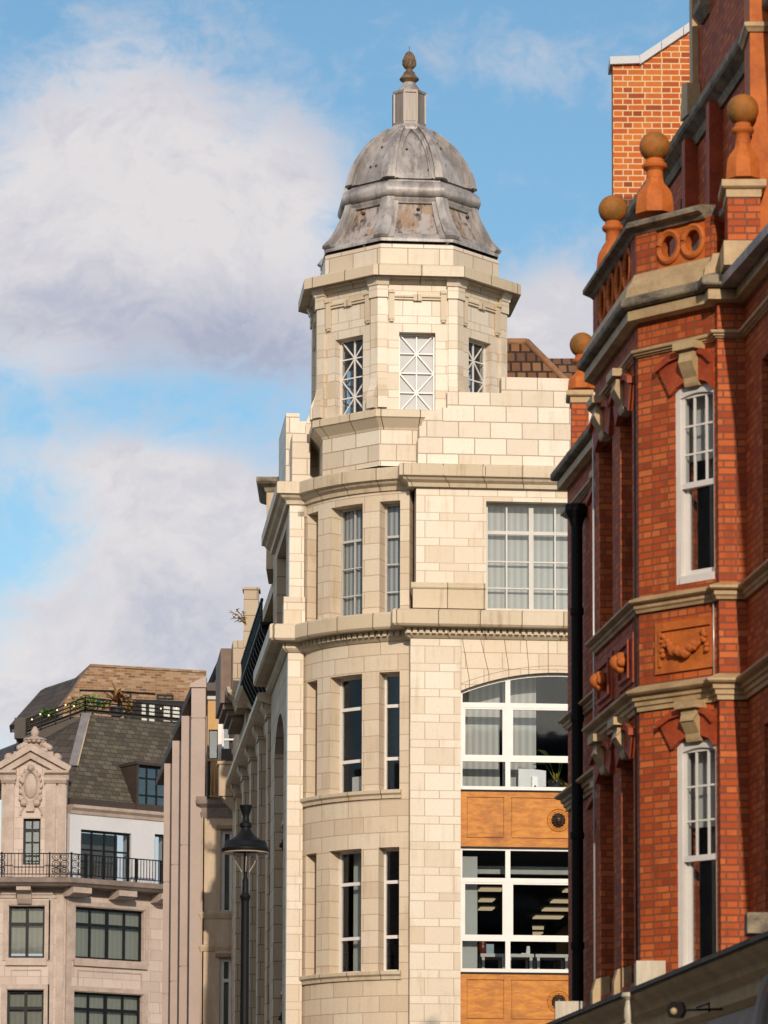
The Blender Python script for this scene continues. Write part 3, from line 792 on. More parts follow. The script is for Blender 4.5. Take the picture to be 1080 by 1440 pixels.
for k_ in range(8):
    f = octf(k_, aw)
    for sg in (-1, 1):
        a, b = sorted((sg*(hw+.028), sg*(hw-.17)))
        m.box(f, a, b, zf(575, aw), zf(398, aw), -.02, .07)
        m.box(f, a-.02, b+.02, zf(420, aw), zf(404, aw), .0, .105)
        m.xu(f, a-.04, b+.04, [(0, zf(405, aw)), (.12, zf(403, aw)), (.15, zf(397, aw)), (.19, zf(393, aw)), (.19, zf(389, aw)), (0, zf(389, aw))])
        m.xu(f, a, b, [(.05, zf(531, aw)), (.08, zf(535, aw)), (.10, zf(543, aw)), (.16, zf(552, aw)), (.2, zf(560, aw)), (.2, zf(576, aw)), (.05, zf(576, aw))])
m.build('pilaster', M['quoin'], TUR)
m = MB()
for k_ in range(8):
    f = octf(k_, aw); q = 37*PXM
    z0 = zf(419, aw)
    m.box(f, -q, q, z0-.045, z0-.01, -.01, .05); m.box(f, -q, q, z0+.01, z0+.05, -.01, .06); m.box(f, -.09, .09, z0-.07, z0+.07, -.01, .075)
    for sg in (-1, 1):
        c = sg*36*PXM
        m.box(f, c-.065, c+.065, zf(412, aw)-.02, zf(412, aw)+.05, -.01, .10)
        m.box(f, c-.058, c+.058, zf(450, aw), zf(413, aw), -.01, .07); m.box(f, c-.045, c+.045, zf(453, aw), zf(450, aw), -.01, .055)
m.build('ornament', M['mould'], TUR)
m = MB(); c = aw
m.sweep(octp(aw), [(-.1, zf(400, c)), (.05, zf(400, c)), (.06, zf(394, c)), (.14, zf(391, c+.1)), (.14, zf(388.5, c+.1)), (.32, zf(387.8, c+.3)), (.36, zf(387, c+.36)), (.36, zf(373.5, c+.36)), (.33, zf(372, c+.33)), (-.2, zf(371, c))], True)
m.build('cornice', M['mould'], TUR)
m = MB(); q = 122.5*PXM
m.sweep(octp(q), [(0, zf(395, q)), (0, zf(344, q)), (-.06, zf(342, q)), (-.4, zf(342, q))], True); m.build('blocking_course', M['faience_pale'], TUR)
m = MB()
m.sweep(octp(aw), [(-.3, zf(575, aw)), (.13, zf(575.5, aw+.13)), (.16, zf(577, aw+.16)), (.16, zf(586, aw+.16)), (.12, zf(588, aw+.12)), (.05, zf(594, aw+.05)), (-.04, zf(601, aw)), (-.06, zf(604, aw)), (-.2, zf(604, aw))], True)
m.build('cornice', M['mould'], TUR)
m = MB(); q = aw-.07
m.sweep(octp(q), [(.0, zf(602, q)), (.0, zz(651, .26)+.05)], True); m.build('turret_base', M['faience_pale'], TUR)
# lattice windows
for k_ in range(8):
    f = octf(k_, aw); w = -.17; z0, z1 = zf(577, aw), zf(467, aw)
    m = MB(); e = .035
    m.box(f, -whw, -whw+e, z0, z1, w-.05, w); m.box(f, whw-e, whw, z0, z1, w-.05, w); m.box(f, -whw+e, whw-e, z1-e, z1, w-.05, w-.002); m.box(f, -whw+e, whw-e, z0, z0+e, w-.05, w-.002)
    m.box(f, -.014, .014, z0+e, z1-e, w-.045, w-.008)
    rows = [z0+(z1-z0)*i/4 for i in range(5)]
    for z in rows[1:4]: m.box(f, -whw+e, whw-e, z-.014, z+.014, w-.044, w-.011)
    for (za, zb_) in ((rows[0], rows[2]), (rows[2], rows[4])):
        for sg in (-1, 1):
            p0, p1 = Vector((-sg*(whw-e), za+.02)), Vector((sg*(whw-e), zb_-.02)); d = (p1-p0).normalized(); q = Vector((-d.y, d.x))*.014
            m.prism(f, [tuple(p0-q), tuple(p1-q), tuple(p1+q), tuple(p0+q)], w-.035, w-.014-.003*sg)
    o = m.build('window', M['white'], TUR)
    if k_ == 0: MB().box(f, -whw, whw, z0, z1, w-.085, w-.065).build('blind', M['white_render'], TUR)
    else: MB().box(f, -whw+.02, whw-.02, z0+.02, z1-.02, w-.04, w-.034).build('pane', M['glass'], TUR)
m = MB(); m.slab(octp(aw-.3), zf(585, aw), zf(580, aw)); m.slab(octp(aw-.3), zf(400, aw), zf(396, aw)); m.build('turret_floor', M['room'], TUR)
# ------------------------------------------------------------ dome
DO = MB()
def prof(pts): return [(a*PXM, zs(y)-.15*a*PXM) for y, a in pts]
SK = prof([(354, 120), (350, 117), (343, 110), (334, 103.5), (322, 96.5), (310, 90.5), (300, 86.5), (291, 84.5)])
RL = prof([(291, 84), (289, 91), (286, 96.5), (282, 98.5), (277, 98.5), (272, 96.5), (268.5, 92), (267, 90)])
DM = prof([(267, 86), (260, 84.5), (250, 82), (240, 77.5), (230, 72), (220, 65), (212, 58.5), (205, 51.5), (199, 44), (194.5, 37), (191, 31), (188.5, 26.5)])
def lat(mb, pr, smooth=True):
    P8 = [octp(r_) for r_, z in pr]
    H = 0
    for i in range(len(pr)-1):
        H1 = H+math.hypot(pr[i+1][0]-pr[i][0], pr[i+1][1]-pr[i][1])
        for j in range(8):
            jj = (j+1) % 8
            mb.face([(*P8[i][j], pr[i][1]), (*P8[i][jj], pr[i][1]), (*P8[i+1][jj], pr[i+1][1]), (*P8[i+1][j], pr[i+1][1])], None, smooth)
        H = H1
def strips(mb, pr, f0, f1, th, smooth=True, inset=0.0):
    """raised strips on each of the eight faces between fractions f0..f1 of the half width, following the profile"""
    T8 = math.tan(math.pi/8)
    for k_ in range(8):
        b = an+k_*math.pi/4; n = Vector((math.cos(b), math.sin(b))); t = Vector((-n.y, n.x))
        for sg in (-1, 1):
            rows = []
            for i, (r_, z) in enumerate(pr):
                p, q = pr[max(i-1, 0)], pr[min(i+1, len(pr)-1)]
                dr, dz = q[0]-p[0], q[1]-p[1]; L = math.hypot(dr, dz) or 1; nr, nz = dz/L, -dr/L
                def pt(fr, d):
                    rr = r_+nr*d; h = (r_*T8*fr if fr <= 1 else r_*T8)+ (d*T8 if fr >= 1 else 0)
                    return (CT.x+n.x*rr+t.x*sg*h, CT.y+n.y*rr+t.y*sg*h, z+nz*d)
                g0 = f0(i) if callable(f0) else f0
                rows.append([pt(g0, 0), pt(g0, th), pt(f1, th), pt(f1, 0)])
            for A, B in zip(rows, rows[1:]):
                for j in range(3): mb.face([A[j], A[j+1], B[j+1], B[j]], None, smooth)
            mb.face(rows[0]); mb.face(rows[-1][::-1])
lat(DO, DM); lat(DO, RL); 
DO.slab(octp(.45), zs(189.5), zs(188))
DOME = DO.build('dome', M['lead'], CB)
m = MB(); lat(m, SK); m.build('skirt', M['lead_panel'], DOME)
m = MB(); 
DR = prof([(264, 85.5), (260, 84.5), (250, 82), (240, 77.5), (230, 72), (220, 65), (212, 58.5), (205, 51.5), (199, 44), (194.5, 37), (191, 31), (188.5, 26.5)])
strips(m, DR, lambda i: .56 - .56*max(0, (i-5)/6)**1.6 if i > 4 else .58, 1.0, .06)
strips(m, DR, .66, .74, .085); strips(m, DR, .80, 1.0, .13)
strips(m, DR[:2], 0.0, .6, .05)
strips(m, prof([(352, 119), (350, 117), (343, 110), (334, 103.5), (322, 96.5), (310, 90.5), (300, 86.5), (292, 84.5)]), .66, 1.0, .08)
strips(m, prof([(352, 119), (350, 117), (343, 110), (334, 103.5), (322, 96.5), (310, 90.5), (300, 86.5), (292, 84.5)]), .82, 1.0, .15)
q = prof([(354, 122), (351, 122.5), (347, 120.5), (343, 116)]); lat(m, q)
q = prof([(298, 86.5), (297, 90), (294.5, 90.5), (292, 92.5), (290, 93), (289, 90)]); lat(m, q)
m.build('rib', M['lead'], DOME)
m = MB(); rnd = random.Random(3)
for k_ in (7, 0, 1):
    for _ in range(3):
        i = rnd.randint(2, 7); r_, z = DM[i]; f = octf(k_, r_); u = rnd.uniform(-.3, .3)*r_
        m.ball(f.P(u, z, .0), .03, 8, 5, (1, 1, 1.3))
    f = octf(k_, 103.5*PXM); m.ball(f.P(.05, zs(323), .01), .045, 8, 5)
m.build('vent_hole', M['bronze'], DOME)
m = MB()
m.sweep(octp(.42), [(0, zs(191)), (.0, zs(186)), (-.03, zs(182.5)), (-.06, zs(180)), (-.3, zs(179.5))], True)
m.build('base_ring', M['lead'], DOME)
m = MB(); r0 = 22.2*PXM
m.sweep(octp(r0), [(.015, zs(181)), (.015, zs(177)), (0, zs(176)), (0, zs(137)), (.02, zs(136)), (.02, zs(132.5)), (-.05, zs(132))], True)
for p in octp(r0): m.box(Flat(p, (1, 0)), -.018, .018, zs(177), zs(136), -.018, .018)
m.build('lantern', M['lead_tube'], DOME)
m = MB(); m.lathe((CT.x, CT.y, 0), prof([(134, 20), (131, 19.2), (126, 17), (121, 13), (117.5, 9.5), (116, 9)]), 20); m.build('lantern_cap', M['lead'], DOME)
m = MB(); m.lathe((CT.x, CT.y, 0), prof([(117, 9), (115.5, 8.5), (114, 9.5), (112, 12.5), (110.2, 14), (108.5, 13.6), (106.5, 11), (103.5, 8.5), (101, 7.8), (100, 5.6), (97.5, 4.6), (96, 5.4), (94.5, 7.2), (91, 9), (87.5, 9.2), (83, 8), (79, 5.6), (75, 3.4), (72.5, 2.6), (72, 0)]), 20)
for i in range(10):
    b = 2*math.pi*i/10
    m.tube([(CT.x+r_*PXM*math.cos(b+s_), CT.y+r_*PXM*math.sin(b+s_), zs(y)) for y, r_, s_ in ((95, 6, 0), (91, 9, .1), (86, 9, .3), (81, 6.8, .5), (75, 3.4, .8))], .025, 5)
m.tube([(CT.x, CT.y, zs(74)), (CT.x, CT.y, zs(65))], .008, 5)
m.build('finial', M['urn'], DOME)
# ------------------------------------------------------------ shaded street front of the corner building
LW = MB(); SP = 6.2
def hs_(s0, s1, z0, z1): return (-s1, -s0, z0, z1)
zA0, zA1 = zr(856), zr(703)
spr, crn = 11.9+CAMZ, 12.55+CAMZ
hl = [hs_(1.3, 4.7, zA0, zA1), hs_(1.3, 4.7, .6, crn)]
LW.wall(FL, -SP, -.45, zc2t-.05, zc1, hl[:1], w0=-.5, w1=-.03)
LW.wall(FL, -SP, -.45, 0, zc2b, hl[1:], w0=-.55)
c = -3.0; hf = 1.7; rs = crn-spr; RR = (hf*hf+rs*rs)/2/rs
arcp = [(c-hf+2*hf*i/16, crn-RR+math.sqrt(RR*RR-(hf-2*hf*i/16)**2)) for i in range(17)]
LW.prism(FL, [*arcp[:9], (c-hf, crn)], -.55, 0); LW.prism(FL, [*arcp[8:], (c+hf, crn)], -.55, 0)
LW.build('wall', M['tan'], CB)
def street_bay(c, hf, z0s, wv):
    """window stack between piers: glazing, stone spandrels and a lion mask on each"""
    for z0, z1 in z0s:
        window(CB, FL, c-hf, c+hf, z0, z1, wv, [c-hf/3, c+hf/3], [z1-.9], .06, .05, 'white', 'glass_mirror')
        m = MB(); m.box(FL, c-hf, c+hf, z0-1.25, z0, wv-.1, wv+.02); o = m.build('spandrel', M['tan'], CB)
        m = MB(); m.box(FL, c-hf, c+hf, z0-.05, z0+.03, wv, wv+.14); m.build('sill', M['mould'], o)
        lion(o, FL.P(c, z0-.62, wv+.05), FL.n, FL.t, .24, False)
        MB().box(FL, c-hf, c+hf, z0, z1, wv-.45, wv-.42).build('blind', M['room'], CB)
zw = [(zr(1109), spr+.25), (zr(1366), zr(1191)), (zr(1366)-zfl, zr(1191)-zfl)]
street_bay(-3.0, 1.7, zw, -.30)
window(CB, FL, -4.7, -1.3, zA0, zA1, -.34, [-3.6, -2.4], [zA1-.7], .06, .04, 'grey_frame', 'glass_mirror', blind='blind', bd=.2)
# recessed range with piers
S0, S1 = SP, 22.0
zT = zz(969, 0)*1.0; zT = (1800-969)*88/5400+CAMZ
m = MB()
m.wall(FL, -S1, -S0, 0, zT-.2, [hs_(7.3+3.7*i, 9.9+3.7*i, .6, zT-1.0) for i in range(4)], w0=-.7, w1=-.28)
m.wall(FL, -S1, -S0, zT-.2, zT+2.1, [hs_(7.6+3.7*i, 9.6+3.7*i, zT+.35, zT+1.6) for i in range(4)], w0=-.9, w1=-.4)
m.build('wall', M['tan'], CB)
m = MB()
for i in range(5):
    s = 6.75+3.7*i
    m.box(FL, -s-.35, -s+.35, 0, zT-.55, -.3, .06)
    m.xu(FL, -s-.4, -s+.4, [(-.3, zT-.55), (.1, zT-.55), (.1, zT-.45), (.2, zT-.3), (.2, zT-.2), (-.3, zT-.2)])
    m.box(FL, -s-.3, -s+.3, zT+.1, zT+1.75, -.42, -.28)
m.build('pier', M['tan'], CB)
for i in range(4): street_bay(-8.6-3.7*i, 1.3, [(a, min(b, zT-1.05)) for a, b in zw], -.55)
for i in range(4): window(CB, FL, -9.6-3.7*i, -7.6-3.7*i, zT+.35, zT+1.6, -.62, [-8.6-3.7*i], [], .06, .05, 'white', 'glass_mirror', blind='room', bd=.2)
pC = [(-.6, zT+.06), (.30, zT), (.32, zT-.04), (.32, zT-.16), (.24, zT-.2), (-.02, zT-.28), (-.06, zT-.5), (-.14, zT-.6), (-.3, zT-.62)]
m = MB(); m.sweep([V2(FL, -S1, 0), V2(FL, -S0-.05, 0)], pC); m.build('cornice', M['mould'], CB)
z4 = zT+2.1
m = MB(); m.sweep([V2(FL, -S1, 0), V2(FL, -15.2, 0)], [(-.9, z4+.35), (.06, z4+.3), (.08, z4+.26), (.08, z4+.1), (.0, z4+.02), (-.25, z4-.05), (-.4, z4-.2)]); m.build('cornice', M['mould'], CB)
# end block of the long cornice
m = MB(); m.box(FL, -S1-.4, -S1+.1, zT-.45, zT+.42, -.4, .5); m.box(FL, -S1-.45, -S1+.15, zT+.42, zT+.5, -.4, .55)
m.xu(FL, -S1-.45, -S1+.05, [(-.3, zT-.46), (.42, zT-.46), (.25, zT-.65), (.05, zT-.85), (-.3, zT-.85)]); m.build('cornice_block', M['buff'], CB)
# black iron gallery under the eaves
zG = 15.15+CAMZ
m = MB(); m.box(FL, -15.6, -6.3, zG, zG+.07, -.44, .26); m.box(FL, -15.6, -6.3, zG-1.2, zG-.02, -.447, -.40)
s = 6.6
while s < 15.6: m.xu(FL, -s-.06, -s+.06, [(-.46, zG-1.15), (-.3, zG-1.15), (.2, zG-.12), (.22, zG), (-.46, zG)]); s += .72
GAL = m.build('gallery', M['black'], CB)
m = MB(); m.box(FL, -15.6, -6.3, zG+.56, zG+.62, .19, .25); m.box(FL, -15.6, -6.3, zG+.1, zG+.14, .2, .24)
s = 6.3
while s < 15.6:
    m.box(FL, -s-.02, -s+.02, zG+.07, zG+.6, .205, .235)
    for a, b in ((.13, .55), (.55, .13)):
        m.prism(FL, [(-s, zG+a), (-s-.45, zG+b), (-s-.45, zG+b+.04), (-s, zG+a+.04)], .21, .232)
    s += .45
m.build('railing', M['black'], GAL)
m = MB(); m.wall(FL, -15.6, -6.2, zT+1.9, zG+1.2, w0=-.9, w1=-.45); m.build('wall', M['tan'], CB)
# chimney block with its dark cap, and small stacks along the roof
def stack(x0, x1, yt, yb, Y, dep=1.2, cap=True, mat='buff', capmat='dirty'):
    a, b = at(x0, yt, Y), at(x1, yt, Y); zt_, zb2 = a.z, at(x0, yb, Y).z
    f = Flat((a.x, Y), (1, 0)); w = b.x-a.x
    m = MB(); m.box(f, 0, w, zb2, zt_-.3, -dep, 0); o = m.build('chimney', M[mat], CB)
    if cap:
        q = [(a.x, Y+dep), (a.x, Y), (b.x, Y), (b.x, Y+dep)]
        m = MB(); m.sweep(q, [(-.1, zt_-.34), (.03, zt_-.34), (.06, zt_-.24), (.2, zt_-.17), (.24, zt_-.12), (.24, zt_-.02), (-.1, zt_)], True); m.slab(q, zt_-.05, zt_)
        m.build('chimney_cap', M[capmat], o)
stack(375, 396, 672, 800, 89.5, 2.0)
m = MB(); a = at(343, 826, 99); f = Flat((a.x, 99), (1, 0)); m.box(f, 0, .38, at(343, 930, 99).z, a.z-.06, -.6, 0); m.box(f, -.04, .42, a.z-.06, a.z, -.64, .04); m.build('chimney', M['tan'], CB)
# ------------------------------------------------------------ neighbour along the street, brown oriel
NB = thing('terrace_building', (*V2(FL, -26, -1), 0), 'narrow stone terrace building with a brown oriel beyond the cream corner building', 'building')
m = MB(); m.wall(FL, -30, -S1-.6, 0, zT+2.2, [hs_(24+2.4*i, 25.4+2.4*i, z, z+1.9) for i in range(2) for z in (5.5, 9.3)], w0=-.6, w1=-.25); m.build('wall', M['tan'], NB)
for i in range(2):
    for z in (5.5, 9.3): window(NB, FL, -25.4-2.4*i, -24-2.4*i, z, z+1.9, -.4, [-24.7-2.4*i], [z+1.3], .06, .04, 'white', 'glass_mirror', blind='room')
zo0, zo1 = at(320, 985, 106).z, at(320, 919, 106).z
m = MB(); m.box(FL, -26.4, -23.3, zo0-.2, zo1, -.3, .42)
for i in range(3): m.box(FL, -26.3+.1*i, -23.4-.1*i, zo0-.2-.16*(i+1), zo0-.2-.16*i, -.3, .34-.13*i)
m.build('oriel', plain('brown stained render', (.20, .135, .1), .7), NB)
m = MB(); m.box(FL, -23.35, -22.4, zo0+.1, zo0+1.4, -.3, .12); m.xu(FL, -23.5, -22.3, [(-.3, zo0+.1), (.3, zo0+.1), (.26, zo0-.05), (.1, zo0-.2), (.0, zo0-.5), (-.3, zo0-.5)]); m.build('balcony', M['tan'], NB)
# ------------------------------------------------------------ buff stone building with ochre top and gilt balcony
YC = 112.0
def cx(x, Y=YC): return at(x, 1200, Y).x
def cz(y, Y=YC): return at(300, y, Y).z
FC = Flat((0, YC), (1, 0))
BB = thing('stone_building', (cx(300), YC, 0), 'buff stone building end with ochre render top and gilded iron balcony', 'building')
m = MB(); wins = [(cx(310), cx(332), cz(1285), cz(1166)), (cx(310), cx(332), cz(1470), cz(1346))]
m.wall(FC, cx(284), cx(345), 0, cz(1136), wins, w0=-.5); m.build('wall', M['buff'], BB)
m = MB(); q = [(cx(284), YC+8), (cx(284), YC), (cx(345), YC)]
m.sweep(q, [(-.05, cz(1150)), (.03, cz(1150)), (.06, cz(1143)), (.02, cz(1141)), (.03, cz(1136)), (.16, cz(1131)), (.18, cz(1126)), (.18, cz(1121)), (-.6, cz(1120))]); m.build('cornice', M['balcony_stone'], BB)
for y in (1283, 1329):
    m = MB(); z = cz(y); m.sweep(q, [(-.02, z-.2), (.03, z-.18), (.07, z-.05), (.07, z), (-.02, z+.03)]); m.build('string_course', M['buff'], BB)
for a, b, c_, d in wins:
    window(BB, FC, a, b, c_, d, -.16, [(a+b)/2+.08], [d-(d-c_)*.26], .12, .1, 'white', 'glass', blind='blind_grey', bd=.12)
    m = MB(); m.xu(FC, a-.12, b, [(-.1, d), (.08, d), (.16, d+.1), (.16, d+.16), (-.1, d+.2)]); m.build('hood', M['buff'], BB)
m = MB(); m.box(FC, cx(284), cx(285.5), cz(1440), cz(1150), 0, .1); m.build('edge_pier', M['buff'], BB)
YD = 112.8; FD = Flat((0, YD), (1, 0))
m = MB(); zz1, zz0 = cz(980, YD), cz(1122, YD)
m.wall(FD, cx(290.5, YD), cx(340, YD), zz0, zz1, [(cx(311, YD), cx(338, YD), zz0, cz(1014, YD)), (cx(292, YD), cx(305, YD), cz(1067, YD), cz(1026, YD))], w0=-.3); m.build('upper_wall', M['ochre_panel'], BB)
m = MB(); m.box(FD, cx(290, YD), cx(340, YD), cz(984, YD), cz(979, YD), -.4, .08); m.build('coping', M['white_render'], BB)
window(BB, FD, cx(311, YD), cx(338, YD), zz0, cz(1014, YD), -.1, [], [cz(1039, YD)], .05, .05, 'white', 'glass_mirror', blind='blind', bd=.15)
m = MB(); m.box(FD, cx(305.5, YD), cx(311, YD), zz0, cz(1012, YD), -.3, .05); m.build('door_post', M['white'], BB)
window(BB, FD, cx(292, YD), cx(305, YD), cz(1067, YD), cz(1026, YD), -.06, [], [], .03, .03, 'soffit', 'glass_mirror', blind='room')
m = MB(); F2 = Flat((0, YC-.35), (1, 0)); Yb = YC-.35
xa, xb, za, zb2 = cx(295, Yb), cx(314, Yb), cz(1121, Yb), cz(1071, Yb)
i = xa
while i <= xb: m.box(F2, i, i+.035, za, zb2, -.02, .015); i += .105
m.box(F2, xa-.02, xb+.05, zb2, zb2+.05, -.04, .03); m.box(F2, xa-.02, xb+.05, za, za+.05, -.04, .03)
m.build('balcony_railing', M['gold'], BB)
m = MB(); m.box(F2, xa-.1, xa-.01, za, zb2+.02, -.8, 0); m.build('railing_post', M['black'], BB)
# dark mansard and railing on its roof
YE = 118
m = MB(); P_ = [at(287, 982, YE), at(315, 982, YE), at(315, 935, YE+2), at(304, 935, YE+2)]
m.face(P_); m.face([P_[0], P_[3], P_[3]+Vector((0, 3, 0)), P_[0]+Vector((0, 5, 0))]); m.build('mansard', M['slate_dark'], BB)
m = MB()
def rail(pts, r): m.tube(pts, r, 6, False)
t0, t1 = at(289, 974, YE-.3), at(308, 931, YE+1.6)
rail([t0, t1], .07); rail([t1, at(322, 931, YE+1.6)], .05)
for i in range(5):
    a = t0.lerp(t1, (i+.6)/5); rail([a, a+Vector((0, .1, -1.0))], .045)
for dz in (.35, .7): rail([t0-Vector((-.1, 0, dz)), t1-Vector((-.1, 0, dz))], .035)
m.build('roof_railing', M['black'], BB)
# the lower stone pier with a second balcony
YP = 121.0; FPP = Flat((0, YP), (1, 0))
PP = thing('stone_building', (cx(273, YP), YP, 0), 'slim weathered stone pier front with small gilded balcony beside the pink stone fins', 'building')
x0, x1 = cx(264.5, YP), cx(290, YP)
m = MB(); m.box(FPP, x0, x1, 0, cz(1213, YP), -3, 0); m.build('wall', M['buff'], PP)
q = [(x0, YP+3), (x0, YP), (x1, YP)]
for y, h, mt in ((1213, .32, 'dirty'), (1346, .12, 'buff'), (1388, .1, 'buff'), (1238, .08, 'buff')):
    z = cz(y, YP); m = MB(); m.sweep(q, [(-.02, z-h), (.03, z-h), (.1, z-h*.4), (.12, z-h*.3), (.12, z), (-.6, z+.02)]); m.build('cornice', M[mt], PP)
m = MB(); i = cx(272, YP)
m.box(FPP, i-.06, i, cz(1210, YP), cz(1150, YP), -.3, -.1)
while i < cx(285, YP): m.box(FPP, i+.04, i+.09, cz(1210, YP), cz(1160, YP), -.2, -.12); i += .11
m.box(FPP, cx(271, YP), cx(285, YP), cz(1160, YP), cz(1158, YP), -.24, -.08); m.build('balcony_railing', M['gold'], PP)
m = MB(); m.box(FPP, cx(276, YP), cx(290, YP), cz(1213, YP), cz(1100, YP), -3, -.6); m.build('upper_wall', M['ochre_panel'], PP)
# ------------------------------------------------------------ pink stone finned building
FB_ = thing('office_building', (-6.5, 120, 0), 'modern pink stone building front of tall fins under a dark sloping soffit', 'building')
FX = [(267.3, 112.0, 287.2), (253.6, 113.3, 270), (241.0, 114.6, 257), (229.8, 115.9, 245)]  # close depths and stepped tops shaped so the sun lights each fin
FZ = [at(x, y, Y).z for (x, Y, _), y in zip(FX, (967, 1006, 1041, 1073))]
zt_ = at(267, 967, 112).z
fins = []
for i, (x, Y, x2) in enumerate(FX):
    a = at(x, 1200, Y).x; b = at(x2, 1200, Y).x
    if i: b = a+.95
    f = Flat((0, Y), (1, 0)); m = MB()
    js = sorted([at(x, y, Y).z for y in ((1188.5, 1359) if i == 1 else (1216, 1380) if i == 2 else (1240.5, 1398) if i == 3 else (1010.,))])
    zt_ = FZ[i]; zs_ = [0]+js+[zt_]
    for c_, d in zip(zs_, zs_[1:]): m.box(f, a, b, c_+.015, d-.015, -.55, 0)
    m.box(f, a+.03, b-.03, 0, zt_-.02, -.5, -.02)
    m.build('fin', M['fin'], FB_)
    if i == 0:
        a0 = a-.03
        m = MB(); m.prism(f, [(a-.05, zt_+.01), (b+.02, zt_+.01), (b+.02, at(287, 951, Y).z), (a+.1, at(272, 958, Y).z), (a-.05, at(267, 962, Y).z)], -.5, .03); m.build('coping', M['fin'], FB_)
m = MB()
fe = [(at(x, 1200, Y).x, Y, z) for (x, Y, _), z in zip(FX, FZ)]
fe.append((2*fe[3][0]-fe[2][0], 117.2, 2*FZ[3]-FZ[2]))
for (xa, Ya, za), (xb, Yb_, zb__) in zip(fe, fe[1:]):
    A, B = Vector((xa, Ya+.56, za)), Vector((xb, Yb_, zb__)); rx = Vector((1.6, 0, 0)); up = Vector((0, 0, .24))
    m.face([A, B, B+rx, A+rx]); m.face([A+up, A+up+rx, B+up+rx, B+up]); m.face([A, A+up, B+up, B]); m.face([A, A+rx, A+rx+up, A+up]); m.face([B, B+up, B+up+rx, B+rx])
m.build('soffit', M['soffit'], FB_)
m = MB(); m.slab([(fe[0][0]+.9, 112.6), (fe[3][0]+.9, 116.4), (fe[3][0]+1.4, 128), (fe[0][0]+8, 128), (fe[0][0]+2.2, 112.6)], 0, FZ[3]-.01); m.build('wall', M['soffit'], FB_)
# ------------------------------------------------------------ pink limestone corner building on the far side
YG = 150.0
FA = Flat((0, YG), (1, 0))
def ax(x, w=0): return FA.hit(x, 1200, w)[0]
def az_(y, w=0, x=45): return FA.hit(x, y, w)[1]
cA = Vector((ax(92), YG))
FG = Flat(cA, (.80, .60))
def gx(x, w=0): return FG.hit(x, 1250, w)[0]
def gz(x, y, w=0): return FG.hit(x, y, w)[1]
GB = thing('limestone_building', (cA.x, YG, 0), 'pinkish limestone building with pedimented dormer, iron balcony and slate roof', 'building')
XA0 = ax(-60); gE = gx(262)
zB = az_(1246)                                   # underside of the balcony
m = MB()
winA = [(ax(13.5), ax(64), az_(1347), az_(1274)), (ax(12.5), ax(64), az_(1466), az_(1392))]
m.wall(FA, XA0, 0+cA.x, 0, zB+.3, winA, w0=-.5)
zg = [gz(155, y) for y in (1350, 1278, 1468, 1397)]
winG = [(gx(107), gx(203.5), zg[0], zg[1]), (gx(106), gx(202.5), zg[2], zg[3])]
m.wall(FG, 0, gE, 0, zB+.3, winG, w0=-.5)
m.build('wall', M['portland'], GB)
for a, b, c, d in winA: window(GB, FA, a, b, c, d, -.22, [((a+b)/2, .12)], [(d-(d-c)*.34, .12)], .09, .1, 'dark_frame', 'glass', blind='blind_grey', bz=(c+.2, d), bd=.2)
for a, b, c, d in winG: window(GB, FG, a, b, c, d, -.22, [a+(b-a)*.25, (a+(b-a)*.5, .14), a+(b-a)*.75], [(d-(d-c)*.33, .12)], .09, .1, 'dark_frame', 'glass', blind='blind_grey', bd=.2)
m = MB()                                         # surrounds, sills, sunk panels
def surround(fr, a, b, c, d, t=.22):
    m.box(fr, a-t, a-.03, c-.1, d+t, -.02, .05); m.box(fr, b+.03, b+t, c-.1, d+t, -.02, .05); m.box(fr, a-.03, b+.03, d+.03, d+t, -.02, .048)
    m.box(fr, a-.1, b+.1, c-.3, c-.02, -.02, .12)
    p0, p1, q0, q1 = a+.1, b-.1, c-1.15, c-.45
    for (u0, u1, z0, z1) in ((p0, p1, q1-.05, q1), (p0, p1, q0, q0+.05), (p0, p0+.05, q0+.05, q1-.05), (p1-.05, p1, q0+.05, q1-.05)): m.box(fr, u0, u1, z0, z1, -.02, .03)
for q in winA: surround(FA, *q)
for q in winG: surround(FG, *q)
m.box(FA, cA.x-.62, cA.x-.42, 0, zB-.35, -.02, .05); m.box(FA, cA.x-.32, cA.x-.02, 0, zB-.35, -.02, .1); m.box(FG, .05, .3, 0, zB-.35, -.02, .08)
for dz in (.0, .14): m.box(FA, winA[0][0]-.45+dz, winA[0][1]+.45-dz, winA[0][3]+.3+dz, winA[0][3]+.42+dz, -.02, .06+dz*.3)
m.build('window_surround', M['portland_plain'], GB)
# balcony
def pl(fr, u, w): return V2(fr, u, w)
bp = [pl(FA, XA0, 0), Vector(cA), pl(FG, gE, 0)]
m = MB(); zt = az_(1233, .9)
m.sweep(bp, [(-.3, zt), (.85, zt), (.9, zt-.05), (.9, zt-.2), (.8, zt-.26), (.72, zt-.33), (.15, zt-.36), (.1, zt-.5), (.04, zt-.62), (-.3, zt-.65)])
m.build('balcony', M['balcony_stone'], GB)
m = MB()
for fr, x in ((FA, 36),):
    u = ax(x); m.xu(fr, u-.28, u+.28, [(-.05, zt-.36), (.75, zt-.36), (.75, zt-.5), (.4, zt-.58), (.3, zt-.8), (.16, zt-.98), (-.05, zt-1.0)]); m.build('bracket', M['portland_plain'], GB)
for x in (101, 165, 224):
    u = gx(x); MB().xu(FG, u-.42, u+.42, [(-.05, zt-.36), (.8, zt-.36), (.8, zt-.58), (.5, zt-.68), (-.05, zt-.7)]).build('bracket', M['portland_plain'], GB)
m = MB(); zr0, zr1 = zt+.1, az_(1199.5, .8)
